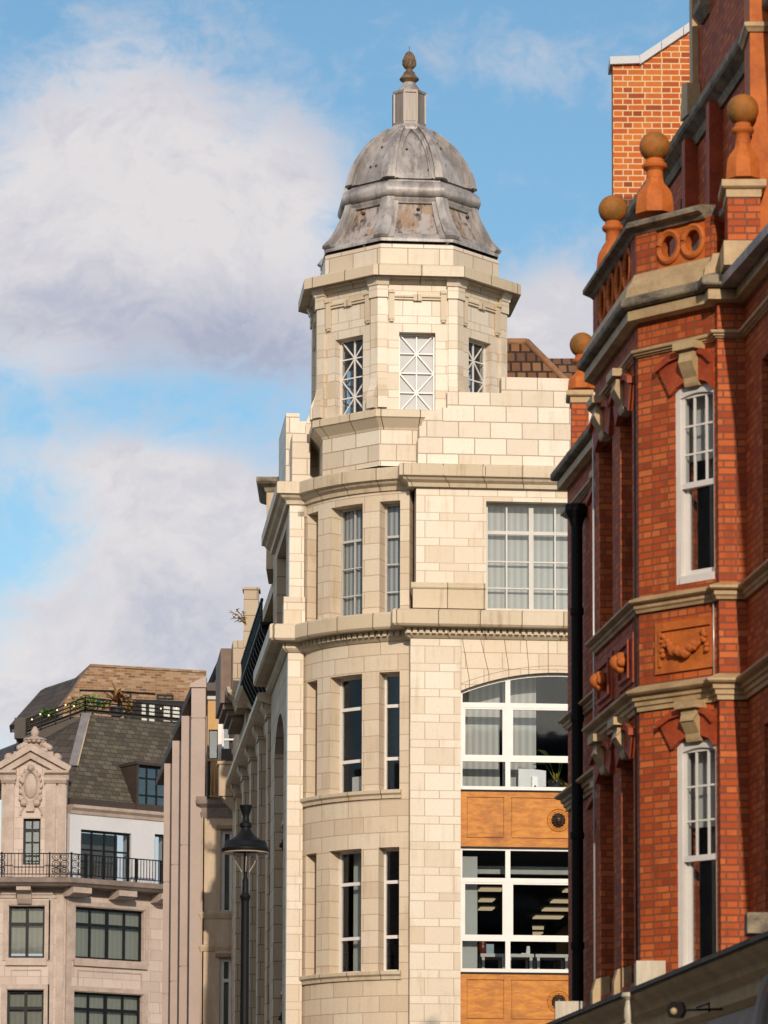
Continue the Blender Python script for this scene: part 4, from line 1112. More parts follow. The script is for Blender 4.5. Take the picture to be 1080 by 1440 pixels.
def rails(fr, u0, u1, fancy):
    m.box(fr, u0, u1, zr1-.04, zr1, .77, .83); m.box(fr, u0, u1, zr0, zr0+.035, .78, .82)
    u = u0+.1
    while u < u1:
        big = any(a <= u <= b for a, b in fancy)
        if not big: m.box(fr, u-.012, u+.012, zr0, zr1, .788, .812)
        u += .14
    for a, b in fancy:
        for q in (a, b): m.box(fr, q-.03, q+.03, zr0-.1, zr1+.04, .77, .83)
        c, hz = (a+b)/2, (zr1-zr0)
        for j in range(3):
            zc_ = zr0+hz*(j+.5)/3
            for sg in (-1, 1):
                m.tube([fr.P(c+sg*(.02+.15*(1-math.cos(t))), zc_+.14*math.sin(t), .8) for t in [k_*math.pi/5 for k_ in range(11)]], .016, 4, False)
                m.tube([fr.P(c+sg*(.16+.07*math.cos(t)), zc_+.07*math.sin(t), .8) for t in [k_*math.pi/4 for k_ in range(9)]], .014, 4, False)
        m.box(fr, c-.012, c+.012, zr0, zr1, .79, .81)
u_ = cA.x
rails(FA, XA0, u_+.33, [(ax(-8), ax(5.5)), (u_-.55, u_+.3)])
rails(FG, -.3, gE, [(-.22, .42)]); 
for x in (106, 176, 210): u = gx(x); m.box(FG, u-.03, u+.03, zr0-.1, zr1, .77, .83)
m.build('railing', M['black'], GB)
# pedimented pavilion above the balcony
wP = -.35
m = MB(); zP = az_(1092, wP); wv = (ax(31), ax(55.5), az_(1216, wP), az_(1151, wP))
m.wall(FA, ax(1, wP), ax(92.5, wP), zB+.3, zP, [wv], w0=-1.2, w1=wP)
m.prism(FA, [(ax(-1, wP), zP), (ax(94, wP), zP), (ax(42, wP), az_(1064, wP))], -1.2, wP)
m.build('pavilion', M['portland'], GB)
window(GB, FA, *wv, wP-.2, [(wv[0]+wv[1])/2], [(az_(1167, wP), .13), az_(1184, wP), az_(1203, wP)], .08, .07, 'dark_frame', 'glass_mirror', blind='room', bd=.2)
m = MB()
for x0, x1, w in ((2, 6, .03), (7, 19, .12), (63, 78, .12), (81, 91, .10)):
    a, b = ax(x0, wP), ax(x1, wP); m.box(FA, a, b, zB+.4, az_(1097, wP), wP-.02, wP+w)
    z = az_(1102, wP); m.xu(FA, a-.05, b+.05, [(wP, z), (wP+w+.04, z), (wP+w+.12, z+.12), (wP+w+.12, z+.2), (wP, z+.2)])
m.build('pilaster', M['portland_plain'], GB)
m = MB()
zE = az_(1090, wP)
for x0, x1 in ((-6, 22), (62, 96)): m.xu(FA, ax(x0, wP), ax(x1, wP), [(wP, zE-.2), (wP+.15, zE-.2), (wP+.2, zE-.02), (wP+.34, zE+.06), (wP+.34, zE+.16), (wP, zE+.22)])
ap = Vector((ax(42, wP), az_(1061, wP)+.1))
for xe in (-6, 96):
    e = Vector((ax(xe, wP), zE+.1)); d = (ap-e).normalized(); q = Vector((-d.y, d.x)); q = q if q.y > 0 else -q
    m.prism(FA, [tuple(e+q*.02), tuple(ap+Vector((0, .02))), tuple(ap+Vector((0, .30))), tuple(e+q*.24)], wP-.1, wP+.36)
    m.prism(FA, [tuple(e-q*.22), tuple(ap-Vector((0, .28))), tuple(ap+Vector((0, .015))), tuple(e+q*.01)], wP-.1, wP+.2)
m.build('pediment', M['portland_plain'], GB)
m = MB()
for x0, x1, y0, y1, w in ((6, 80, 1085, 1064, -.75), (16, 72, 1064, 1055, -.7), (27, 64, 1055, 1050, -.66)):
    m.box(FA, ax(x0, wP), ax(x1, wP), az_(y0, wP), az_(y1, wP), -1.3, w)
for x, sg in ((9, -1), (77, 1)): m.ball(FA.P(ax(x, wP), az_(1063, wP), -.9), .2, 10, 6)
m.build('attic_block', M['portland_plain'], GB)
m = MB(); c = FA.P(ax(45, wP), 0, -.95); 
def gp(l): return [(r_*.0277, az_(y, wP)) for y, r_ in l]
m.lathe((c.x, c.y, 0), gp([(1051, 14), (1048, 15), (1046, 9), (1043, 8), (1041, 13), (1038, 17.5), (1036, 16), (1034, 8), (1032, 4.5), (1030, 5.5), (1026, 6), (1022, 4), (1019, 2), (1018, 0)]), 16)
for i in range(12):
    b = 2*math.pi*i/12; m.ball((c.x+.36*math.cos(b), c.y+.36*math.sin(b), az_(1039.5, wP)), .1, 6, 5)
for sg in (-1, 1):
    for j in range(4): m.ball((c.x+sg*(.3+.1*j), c.y-.1, az_(1043+2*j, wP)), .13, 8, 5)
m.build('urn', M['portland_plain'], GB)
m = MB(); uc, zc_ = ax(42, wP), az_(1106, wP); ex, ez = .33, .62
m.tube([FA.P(uc+ex*math.cos(t), zc_+ez*math.sin(t), wP+.05) for t in [k_*math.pi/14 for k_ in range(29)]], .07, 6)
for i in range(18):
    t = 2*math.pi*i/18; m.ball(FA.P(uc+(ex+.07)*math.cos(t), zc_+(ez+.07)*math.sin(t), wP+.05), .075 if i % 2 else .1, 7, 5)
m.ball(FA.P(uc, zc_, wP-.02), .45, 12, 8, (.62, .3, 1.15)); m.ball(FA.P(uc, zc_+.72, wP+.1), .14, 8, 6)
for sg in (-1, 1): m.ball(FA.P(uc+sg*.25, zc_-.66, wP+.08), .16, 8, 6); m.ball(FA.P(uc+sg*.36, zc_-.5, wP+.08), .11, 8, 6)
m.box(FA, uc-.16, uc+.16, zc_-1.0, zc_-.62, wP, wP+.14)
m.tube([FA.P(ax(43.5, wP)+.42*math.cos(t), az_(1147, wP)+.5*math.sin(t), wP+.02) for t in [k_*math.pi/12 for k_ in range(13)]], .05, 6)
m.build('cartouche', M['portland_plain'], GB)
# white attic storey and slate roofs
wW = -.6
a, b = gx(97, wW), gE; zW = gz(155, 1148, wW)
dw = [(gx(113, wW), gx(184, wW), zt+.05, gz(148, 1169, wW)), (gx(217, wW), gx(234, wW), zt+.05, gz(222, 1173, wW))]
m = MB(); m.wall(FG, a, b, zB+.2, zW, dw, w0=-1.2, w1=wW); m.build('attic_wall', M['white_render'], GB)
for i, (p, q, c, d) in enumerate(dw):
    window(GB, FG, p, q, c, d, wW-.12, [p+(q-p)*f for f in ((.25, .5, .72) if i == 0 else ())], [d-(d-c)*.38] if i == 0 else [], .09, .07, 'dark_frame', 'glass', blind='room', bd=.9)
m = MB(); m.sweep([pl(FG, a, wW), pl(FG, b, wW)], [(-.1, zW-.02), (.06, zW-.02), (.1, zW+.1), (.24, zW+.2), (.26, zW+.32), (-.3, zW+.36)]); m.build('cornice', M['portland_plain'], GB)
m = MB(); m.box(FG, a, b, zW+.34, zW+.62, -1.4, wW-.0); m.build('gutter', M['soffit'], GB)
wT = -3.2
R0, R1 = FG.P(gx(96, wW), zW+.5, wW-.1), FG.P(gE+1.5, zW+.5, wW-.1)
T1, T2 = FG.P(gx(123, wT), gz(123, 1004.5, wT), wT), FG.P(gE+2, gz(123, 1004.5, wT), wT)
m = MB(); bk = Vector((-.6*0, 9, 0))
m.face([R0, R1, T2, T1]); m.face([T1, T2, T2+bk, T1+bk]); m.face([R1, R1+bk, T2+bk, T2])
m.build('slate_roof', M['slate'], GB)
m = MB(); L0 = FA.P(XA0, R0.z, -.7); TL = at(-10, 1058, T1.y+5.0)
m.face([L0, R0, T1, TL]); m.face([TL, T1, T1+bk, TL+bk]); m.build('slate_roof', M['slate_dark'], GB)
m = MB(); d = (T1-R0); off = Vector((-.18, -.03, 0))
Rm = R0+d*.38
m.face([Rm+Vector((-.30, -.08, .06)), Rm+Vector((.03, -.10, .06)), T1+Vector((.03, -.1, .06)), T1+Vector((-.30, -.06, .06))])
m.face([Rm+Vector((.03, -.10, .06)), Rm+Vector((.05, -.04, -.06)), T1+Vector((.05, -.04, -.06)), T1+Vector((.03, -.1, .06))])
m.build('hip_flashing', plain('lead hip flashing', (.22, .205, .21), .5), GB)
m = MB(); m.tube([Rm+Vector((.06, -.12, .06)), T1+Vector((.06, -.12, .06))], .03, 6); m.build('hip_rod', M['buff'], GB)
# inset dormer window
wD = -.74
p, q, c, d = gx(190, wD), gx(246, wD), gz(205, 1137, wD), gz(205, 1077, wD)
m = MB(); m.box(FG, p-.15, q, d, d+.12, -3.2, wD+.25); m.prism(FG, [(p-.1, c-.1), (p, c-.1), (p, d), (p-.1, d)], -3.2, wD+.2)
m.build('dormer', M['soffit'], GB)
window(GB, FG, p, q, c, d, wD+.05, [p+(q-p)*f for f in (.25, .5, .75)], [d-(d-c)*.3, d-(d-c)*.7], .1, .07, 'dark_frame', 'glass_mirror', blind='room', bd=.5)
# ------------------------------------------------------------ rooftop flat of yellow brick behind it
YR = 168.0
FH = Flat((at(127, 940, YR).x, YR), (math.cos(R_(14)), math.sin(R_(14))))
def hp(x, y, w=0): return FH.hit(x, y, w)
PH = thing('rooftop_apartment', (FH.O.x, YR, hp(127, 1015)[1]), 'yellow brick rooftop flat with slanted slate side and a terrace', 'building')
poly = [hp(86, 1022), hp(290, 1022), hp(290, 946), hp(274, 945.5), hp(141, 938), hp(127, 937), hp(122, 942), hp(106, 966), hp(91, 986)]
m = MB(); m.prism(FH, poly, -7, 0); m.build('brick_wall', M['stock'], PH)
m = MB()
for (a, b), (c, d) in (((274, 945.5), (127, 937)), ): 
    p, q = hp(a+16, b+.8), hp(c, d); m.prism(FH, [q, p, (p[0], p[1]+.1), (q[0], q[1]+.1)], -7.05, .06)
m.build('coping', M['stock'], PH)
for x0, x1, y0, y1 in ((159, 185, 981.5, 973), (220, 244, 983.5, 977)):
    p, q = hp(x0, y0), hp(x1, y1); window(PH, FH, p[0], q[0], p[1], q[1], .04, [(p[0]+q[0])/2], [], .09, .07, 'dark_frame', 'glass_mirror', dep=.1)
for x0, x1, y0, y1 in ((195, 221, 1018, 987.5), (226, 256, 1018, 990)):
    p, q = hp(x0, y0), hp(x1, y1); window(PH, FH, p[0], q[0], p[1], q[1], .05, [(p[0]+q[0])/2], [], .12, .1, 'dark_frame', 'glass_mirror', dep=.12, blind='room_pale', bd=.02)
m = MB(); p, q = hp(186, 1018), hp(260, 986); m.box(FH, p[0], q[0], p[1], q[1], .0, .012); m.build('dark_panel', M['black'], PH)
p = hp(138, 991); q = hp(146, 984); window(PH, FH, p[0], q[0], p[1], q[1], .04, [], [], .06, .05, 'dark_frame', 'glass_mirror')
m = MB(); m.tube([FH.P(*hp(x, y), .06) for x, y in ((112, 995), (112, 970.5), (160, 972), (218, 976))], .035, 6); m.build('pipe', M['black'], PH)
m = MB(); m.ball(FH.P(*hp(103, 990.5), .05), .11, 10, 6, (1, .5, 1)); m.build('vent', M['white'], PH)
m = MB(); YS = YR+1.5
q4 = [at(13, 1020.5, YS+1), at(91, 1003, YS-1), at(91, 984, YS-1), at(113, 951, YS), at(63, 967.5, YS+4), at(57, 971, YS+4)]
m.face([q4[0], q4[1], q4[2], q4[3], q4[4], q4[5]]); m.face([q+Vector((0, .5, -.25)) for q in reversed(q4)])
for a, b in zip(q4, q4[1:]+q4[:1]): m.face([a, b, b+Vector((0, .5, -.25)), a+Vector((0, .5, -.25))])
m.build('slate_side', M['slate_dark'], PH)
m = MB(); f = Flat((0, YS+1), (1, -.012))
a, b = f.hit(17, 1029), f.hit(92, 1010)
m.prism(f, [f.hit(17, 1029), f.hit(60, 1021), f.hit(92, 1015), f.hit(92, 1003), f.hit(17, 1020)], -.3, 0); m.build('fascia_board', plain('blue grey fascia', (.09, .11, .13), .6), PH)
m = MB(); m.box(f, f.hit(22, 1030)[0], f.hit(92, 1030)[0], f.hit(22, 1060)[1], f.hit(22, 1026)[1], -5, -.35); m.build('lower_wall', M['slate_dark'], PH)
m = MB(); yr_ = []
tr = [T1+Vector((-2.6, .4, -.75)), T1+Vector((-.2, .2, .12)), T1+Vector((4.6, 3.3, .1))]
for z in (.12, .28, .44, .6): m.tube([p+Vector((0, 0, z)) for p in tr], .03, 5, False)
for A, B in zip(tr, tr[1:]):
    n = int((B-A).length/.55)
    for i in range(n+1): p = A.lerp(B, i/n); m.tube([p, p+Vector((0, 0, .62))], .028, 5, False)
m.build('terrace_railing', M['black'], PH)
m = MB()
for A, B in zip(tr, tr[1:]): m.face([A+Vector((0, .05, 0)), B+Vector((0, .05, 0)), B+Vector((0, .05, .16)), A+Vector((0, .05, .16))])
m.slab([tr[0]+Vector((-.5, .2, 0)), tr[1]+Vector((0, .1, 0)), tr[2]+Vector((0, .1, 0)), tr[2]+Vector((0, 12, 0)), tr[0]+Vector((0, 12, 0))], T1.z-.9, T1.z-.05)
m.build('terrace', M['soffit'], PH)
m = MB(); rnd = random.Random(5)
for i in range(6): p = tr[0].lerp(tr[1], .1+i/7)+Vector((0, -.08, .5+.1*math.sin(i*2.1))); m.ball(p, .035, 6, 4)
for i in range(2): p = tr[1].lerp(tr[2], .62+i*.13)+Vector((0, -.08, .45+.08*math.sin(i*1.7))); m.ball(p, .035, 6, 4)
tag(m.build('festoon_lights', M['festoon']), 'string of small warm festoon bulbs along the roof terrace railing', 'lights')
# plants
def leaf(mb, p, d, L, wd, droop=.5, n=5):
    d = d.normalized(); sd = d.cross(Vector((0, 0, 1)))
    if sd.length < .05: sd = Vector((1, 0, 0))
    sd.normalize(); rows = []
    for i in range(n+1):
        t = i/n; q = p+d*L*t+Vector((0, 0, -droop*L*t*t)); w = wd*math.sin(math.pi*(.12+.88*t))*(1 if t < .99 else .05)
        nv = sd.cross(d).normalized()
        rows.append((q-sd*w+nv*w*.3, q, q+sd*w+nv*w*.3))
    for A, B in zip(rows, rows[1:]):
        mb.face([A[0], A[1], B[1], B[0]], None, False); mb.face([A[1], A[2], B[2], B[1]], None, False)
def plant(name, loc, label, cat, n, L, wd, mat, spread=1.0, droop=.6, pot=None, seed=1, stem=0, group=None, potmat='pot'):
    rnd = random.Random(seed); loc = Vector(loc)
    t = thing(name, loc, label, cat, group); base = loc.copy()
    if pot:
        r_, h = pot; MB().lathe(loc, [(0, 0), (r_*.75, 0), (r_, h), (r_*.88, h), (r_*.84, h*.85), (0, h*.85)], 16).build('pot', M[potmat], t); base.z += h*.85
    m = MB()
    if stem: m.tube([base, base+Vector((.02, 0, stem))], .03, 6); base = base+Vector((.02, 0, stem))
    for i in range(n):
        a = rnd.uniform(0, 6.28); e = rnd.uniform(.15, 1.35)/max(spread, .1)
        leaf(m, base+Vector((rnd.uniform(-.04, .04), rnd.uniform(-.04, .04), 0)), Vector((math.cos(a), math.sin(a), math.tan(min(e, 1.4)))), L*rnd.uniform(.6, 1.1), wd*rnd.uniform(.7, 1.2), droop*rnd.uniform(.5, 1.3))
    m.build('foliage', M[mat], t); return t
def bush(name, loc, label, cat, rx, rz, n, ls, mat, seed=1):
    rnd = random.Random(seed); loc = Vector(loc); t = thing(name, loc, label, cat); m = MB()
    for i in range(6):
        a = rnd.uniform(0, 6.28); m.tube([loc, loc+Vector((rx*.6*math.cos(a), rx*.6*math.sin(a), rz*1.3))], .02, 5)
    m.build('stem', M['dry_leaf'], t); m = MB()
    for i in range(n):
        v = Vector((rnd.gauss(0, 1), rnd.gauss(0, 1), rnd.gauss(0, 1))).normalized()*rnd.random()**.4
        p = loc+Vector((v.x*rx, v.y*rx, rz+v.z*rz)); leaf(m, p, Vector((rnd.uniform(-1, 1), rnd.uniform(-1, 1), rnd.uniform(-.6, 1))), ls*rnd.uniform(.6, 1.3), ls*.3, .3, 2)
    m.build('foliage', M[mat], t); return t
P0 = T1+Vector((-1.75, .9, -.5))
bush('terrace_shrub', P0+Vector((0, 0, .1)), 'bright green shrub at the lower corner of the roof terrace', 'shrub', .42, .40, 300, .17, 'leaf', 3)
plant('palm', at(164, 1008, T1.y+3.2), 'dry brown palm arching over the middle of the roof terrace', 'plant', 60, 1.45, .06, 'dry_leaf', .9, .75, (.3, .4), 4, .25)
plant('yucca', at(181, 1012, T1.y+3.0), 'spiky pale yucca beside the dry palm on the roof terrace', 'plant', 34, .8, .05, 'leaf_yellow', .9, .3, (.25, .3), 6)
bush('terrace_shrub', at(123, 1006, T1.y+1.2), 'low dark green shrub behind the terrace railing at the roof hip', 'shrub', .9, .42, 260, .2, 'leaf', 9)
# weed on the ledge of the cream building
wd = thing('ledge_weed', at(346, 879, 99), 'small leafy weed growing from the ledge high on the shaded front', 'plant')
m = MB(); b0 = at(346, 879, 99); rnd = random.Random(2)
tips = [at(x, y, 99) for x, y in ((325, 860), (333, 858), (337, 871), (328, 868), (342, 862))]
for tp in tips: m.tube([b0, b0.lerp(tp, .5)+Vector((0, 0, .06)), tp], .012, 4)
m.build('stem', M['dry_leaf'], wd); m = MB()
for tp in tips:
    for i in range(9):
        p = b0.lerp(tp, .35+.65*i/8); leaf(m, p, Vector((rnd.uniform(-1, 1), rnd.uniform(-1, .4), rnd.uniform(-.2, .8))), .13, .035, .3, 2)
m.build('foliage', M['leaf_yellow'], wd)
# ------------------------------------------------------------ street lamp
YL = 60.0
lp = at(344.7, 1300, YL)
SL = thing('street_lamp', (lp.x, YL, .12), 'black post top street lamp with bell shaped hood and glass bowl', 'street lamp')
def lz(y): return at(344.7, y, YL).z
def lq(l): return [(r_*YL/5400*1.005, lz(y)) for y, r_ in l]
C3 = (lp.x, YL, 0)
MB().lathe(C3, [(.0, .12), (.2, .12), (.2, .3), (.13, .4), (.12, 1.2), (.14, 1.25), (.1, 1.35)]+lq([(1440, 6.2), (1268, 5.7), (1266, 5.9)]), 20).build('post', M['black'], SL)
MB().lathe(C3, lq([(1268, 5.6), (1264, 6.6), (1262, 7.6), (1259.5, 7.6), (1258, 6), (1254, 4.6), (1250, 4.6), (1237, 4.4), (1236, 3.6), (1233, 2.8), (1231, 2.6), (1194, 2.2)]), 18).build('lamp_holder', M['black'], SL)
MB().lathe(C3, lq([(1194, 31), (1198.5, 33.5), (1197, 34.2), (1194, 34), (1192, 32), (1190, 30.4), (1184.5, 29.4), (1183.3, 28), (1181.5, 23), (1178.5, 17.5), (1175, 12.8), (1170, 9), (1166, 7), (1164, 6.8), (1163, 8.6), (1158.5, 8.8), (1157, 7), (1155, 5.2), (1148, 4.6), (1143, 6), (1136, 8.6), (1132.5, 9.2), (1132.5, 7.8), (1140, 4.5)]), 32).build('hood', M['black'], SL)
MB().lathe(C3, lq([(1196.5, 18), (1197.2, 30.5), (1199.2, 33.2), (1200.2, 32.6), (1199, 28), (1198, 18)]), 32).build('reflector_ring', M['lamp_inner'], SL)
MB().lathe(C3, lq([(1198, 16.5), (1206, 15.8), (1214, 13), (1220, 9.5), (1228, 5), (1233, 3)]), 24).build('glass_bowl', M['glass_bowl'], SL)
m = MB()
for i in range(4):
    a = .1+math.pi*i/2; m.tube([(lp.x+r_*math.cos(a), YL+r_*math.sin(a), z) for r_, z in lq([(1199, 16.2), (1206, 15.4), (1214, 12.6), (1220, 9), (1226, 5)])], .008, 5)
m.build('bowl_strut', M['lamp_inner'], SL)
# ------------------------------------------------------------ red brick building on the right
dS = Vector((-.1149, .9934)); nF = Vector((-.9934, -.1149))
A2 = Vector((2.648, 39.5)); tC = Vector((.7071, -.7071))
FF = Flat(A2, (.1149, -.9934))                  # bay front; u = minus the distance up the street
FC2 = Flat(A2, tC)                              # lit canted side of the bay
LC = 1.046; Kp = A2+tC*LC; S_B = 2.66
Bc = A2+dS*S_B
al = (Kp-A2).dot(dS); be = (Kp-A2).dot(-nF)
Gp = Bc-dS*al-nF*be
FW = Flat(Kp, (.1149, -.9934))                  # main wall plane
uE = FW.hit(798.5, 1000)[0]; Ep = FW.P(uE, 0); Ep = Vector((Ep.x, Ep.y))
E2 = Ep-nF*5.0
N1 = Kp-dS*.14; N2 = Vector((N1.x+.285, N1.y)); N3 = N2-dS*12
FN = Flat(N2, (.1149, -.9934)); FNr = Flat(N1, (1, 0))
FFc = Flat(Gp, (Bc-Gp))                         # hidden canted side
RB = thing('brick_building', (A2.x, A2.y, 0), 'ornate red brick building with canted bay, sandstone bands and terracotta ball finials', 'building')
PB = [E2, Ep, Gp, Bc, A2, Kp, N1, N2, N3]
def c1(y, w=0, x=921): return FC2.hit(x, y, w)[1]
zCor = c1(446, .15); zPar = c1(323)
u0, u1 = FC2.hit(949.5, 700)[0], min(FC2.hit(1011.5, 700)[0], LC-.012)
WZ = [(FC2.hit(980, 818)[1], FC2.hit(980, 541)[1]), (FC2.hit(980, 1372)[1], FC2.hit(980, 1041)[1])]
SPN = WZ[0][1]-WZ[1][1]
m = MB(); m.wall(FC2, 0, LC, 0, zCor+.3, [(u0, u1, a, b) for a, b in WZ], w0=-.35); m.build('canted_wall', M['brick'], RB)
fw_ = [(-1.08, -.36), (-2.40, -1.56)]
m = MB(); m.wall(FF, -S_B, 0, 0, zCor+.3, [(a, b, c, d) for a, b in fw_ for c, d in WZ], w0=-.35); m.build('bay_front', M['brick'], RB)
m = MB(); m.wall(FFc, 0, (Bc-Gp).length, 0, zCor+.3, [(.25, .75, c, d) for c, d in WZ], w0=-.35); m.build('canted_wall', M['brick'], RB)
Lw = (Gp-Ep).length; FE = Flat(Ep, Gp-Ep)
wf = [(Lw*.42, Lw*.72)]
m = MB(); m.wall(FE, 0, Lw, 0, zCor+.3, [(a, b, c, d) for a, b in wf for c, d in WZ], w0=-.35)
m.box(Flat(E2, Ep-E2), 0, 5, 0, zCor+.3, -.35, 0); m.build('wall', M['brick'], RB)
m = MB(); m.wall(FNr, 0, .285, 0, zCor+.2, w0=-.3); m.box(FW, 0, .14, 0, zCor+.2, -.3, -.001); m.build('brick_pier', M['brick'], RB)
m = MB(); m.wall(FN, 0, 12, 0, zCor+.2, [(q, q+1.3, c, d) for q in (.8, 3.4, 6.0) for c, d in WZ], w0=-.35); m.build('wall', M['brick'], RB)
# sash windows
def sash(fr, a, b, c, d, w=-.12, blindz=None):
    m = MB(); e, e2 = .06, .022; W_ = b-a
    m.box(fr, a, a+e, c, d, w-.14, w); m.box(fr, b-e2, b, c, d, w-.14, w); m.box(fr, a+e, b-e2, c, c+.08, w-.14, w+.02); m.box(fr, a+e, b-e2, d-.07, d, w-.14, w-.002)
    zm = c+(d-c)*.50
    i0, i1 = a+e+.003, b-e2-.003
    for q0, q1, y0, y1, ww in ((i0, i0+.028, zm, d-.07, w-.03), (i1-.028, i1, zm, d-.07, w-.03), (i0, i0+.04, c+.08, zm, w-.085), (i1-.03, i1, c+.08, zm, w-.085)): m.box(fr, q0, q1, y0, y1, ww-.04, ww)
    m.box(fr, i0, i1, zm-.03, zm+.03, w-.08, w-.02); m.box(fr, i0+.04, i1-.03, c+.08, c+.15, w-.125, w-.087); m.box(fr, i0+.028, i1-.028, d-.11, d-.07, w-.07, w-.032)
    for f in (.36, .72): u = i0+(i1-i0)*f; m.box(fr, u-.010, u+.010, zm+.03, d-.11, w-.06, w-.034)
    for f in (1/3, 2/3): z = zm+.03+(d-.11-zm-.03)*f; m.box(fr, i0+.028, i1-.028, z-.010, z+.010, w-.058, w-.037)
    n = 8; arc = [(a+e+(W_-e-e2)*i/n, d-.075-.06*(1-math.sin(math.pi*(.15+.7*i/n)))) for i in range(n+1)]
    m.prism(fr, [*arc, (b-e2, d-.06), (a+e, d-.06)], w-.12, w-.004)
    o = m.build('sash_window', M['white'], RB)
    MB().box(fr, i0, i1, zm, d-.08, w-.052, w-.048).build('pane', M['glass'], o); MB().box(fr, i0, i1, c+.1, zm, w-.107, w-.103).build('pane', M['glass'], o)
    MB().box(fr, a-.25, b+.02, d-(d-c)*.36, d+.1, w-.22, w-.2).build('blind', M['blind'], o)
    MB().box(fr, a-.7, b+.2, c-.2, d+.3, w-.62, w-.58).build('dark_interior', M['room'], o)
    m = MB()
    for i in range(5): q = a+.02+(b-a)*.40+i*.05; m.tube([fr.P(q, c, w-.30), fr.P(q, d-.5, w-.30)], .028, 6)
    m.build('curtain', M['blind_grey'], o)
    return o
for c, d in WZ:
    sash(FC2, u0, u1, c, d, -.015)
    for a, b in fw_: sash(FF, a, b, c, d, -.2)
    for a, b in wf: sash(FE, a, b, c, d, -.2)
    for q in (.8, 3.4, 6.0): sash(FN, q, q+1.3, c, d, -.2)
# sandstone bands carried round the bay
def band(name, prof, mat, path=PB): return MB().sweep(path, prof).build(name, M[mat], RB)
def pz(l, dw=0): return [(w, c1(y, max(w, 0))) for w, y in l]
band('string_course', pz([(-.05, 498), (.02, 498), (.03, 495.5), (.05, 494), (.05, 492), (.075, 490), (.08, 488), (.08, 486), (-.05, 485)]), 'dressing')
band('sill_band', pz([(-.05, 859), (.03, 859), (.04, 855), (.06, 852), (.06, 847), (.10, 844), (.115, 842), (.115, 839), (.02, 836.5), (-.05, 836)]), 'dressing')
band('entablature', pz([(-.05, 998), (.025, 998), (.03, 992), (.05, 990), (.055, 984), (.08, 982), (.085, 976), (.13, 973), (.15, 970), (.15, 967), (.02, 962), (-.05, 961)]), 'dressing')
band('cornice', pz([(-.05, 449), (.03, 449), (.06, 446), (.10, 444), (.115, 443), (.115, 430), (.09, 428.5), (-.05, 428)]), 'dressing')
band('cornice', pz([(-.05, 428), (.10, 427.8), (.14, 426), (.18, 422), (.19, 419), (.19, 411), (.175, 409.5), (-.05, 404)]), 'dirty')
band('weathering', pz([(-.05, 411), (.14, 409), (.12, 396), (.06, 388), (.04, 380), (-.05, 380)]), 'dressing', [Gp, Bc, A2, Kp, N1])
zc_t = c1(323); zc_b = c1(381)
# pierced terracotta parapet of the bay
def plate(mb, fr, a, b, z0, z1, cu, cz_, rx, rz, w0, w1, n=24):
    pts = []
    for i in range(n):
        t = 2*math.pi*(i+.5)/n; x, y = math.cos(t), math.sin(t)
        k_ = 1/max(abs(x)/((b-a)/2), abs(y)/((z1-z0)/2)); pts.append(((cu+rx*x, cz_+rz*y), ((a+b)/2+x*k_, (z0+z1)/2+y*k_)))
    for (p, q), (p2, q2) in zip(pts, pts[1:]+pts[:1]):
        for w in (w0, w1): mb.face([fr.P(*p, w), fr.P(*q, w), fr.P(*q2, w), fr.P(*p2, w)])
        mb.face([fr.P(*p, w0), fr.P(*p, w1), fr.P(*p2, w1), fr.P(*p2, w0)], None, True)
def pierced(fr, a, b, n):
    m = MB(); st = (b-a)/n; r_ = min(st, zc_t-zc_b)*.37
    for i in range(n):
        c = a+st*(i+.5); plate(m, fr, a+st*i, a+st*(i+1), zc_b, zc_t, c, (zc_b+zc_t)/2, r_, r_*1.12, -.12, -.01)
        m.tube([fr.P(c+r_*1.18*math.cos(t), (zc_b+zc_t)/2+r_*1.3*math.sin(t), -.0) for t in [k_*math.pi/14 for k_ in range(29)]], .03, 6)
        m.tube([fr.P(c+r_*.98*math.cos(t), (zc_b+zc_t)/2+r_*1.1*math.sin(t), -.0) for t in [k_*math.pi/14 for k_ in range(29)]], .02, 6)
    m.build('pierced_parapet', M['terra'], RB)
uq = FC2.hit(924, 350)[0]
pierced(FC2, uq, LC-.12, 2); pierced(FF, -S_B+.3, -.3, 4)
for fr, a, b, w in ((FC2, 0, uq, .02), (FF, -.3, 0, .02), (FF, -S_B, -S_B+.3, .02), (FC2, LC-.12, LC, 0)): MB().box(fr, a, b, zc_b, zc_t, -.2, w).build('parapet_pier', M['brick'], RB)
band('coping', pz([(-.2, 324), (.03, 324), (.05, 320), (.06, 317), (.11, 313), (.13, 311), (.13, 305), (.1, 303.5), (-.2, 301)]), 'dirty', [Gp, Bc, A2, A2+tC*(LC-.1)])
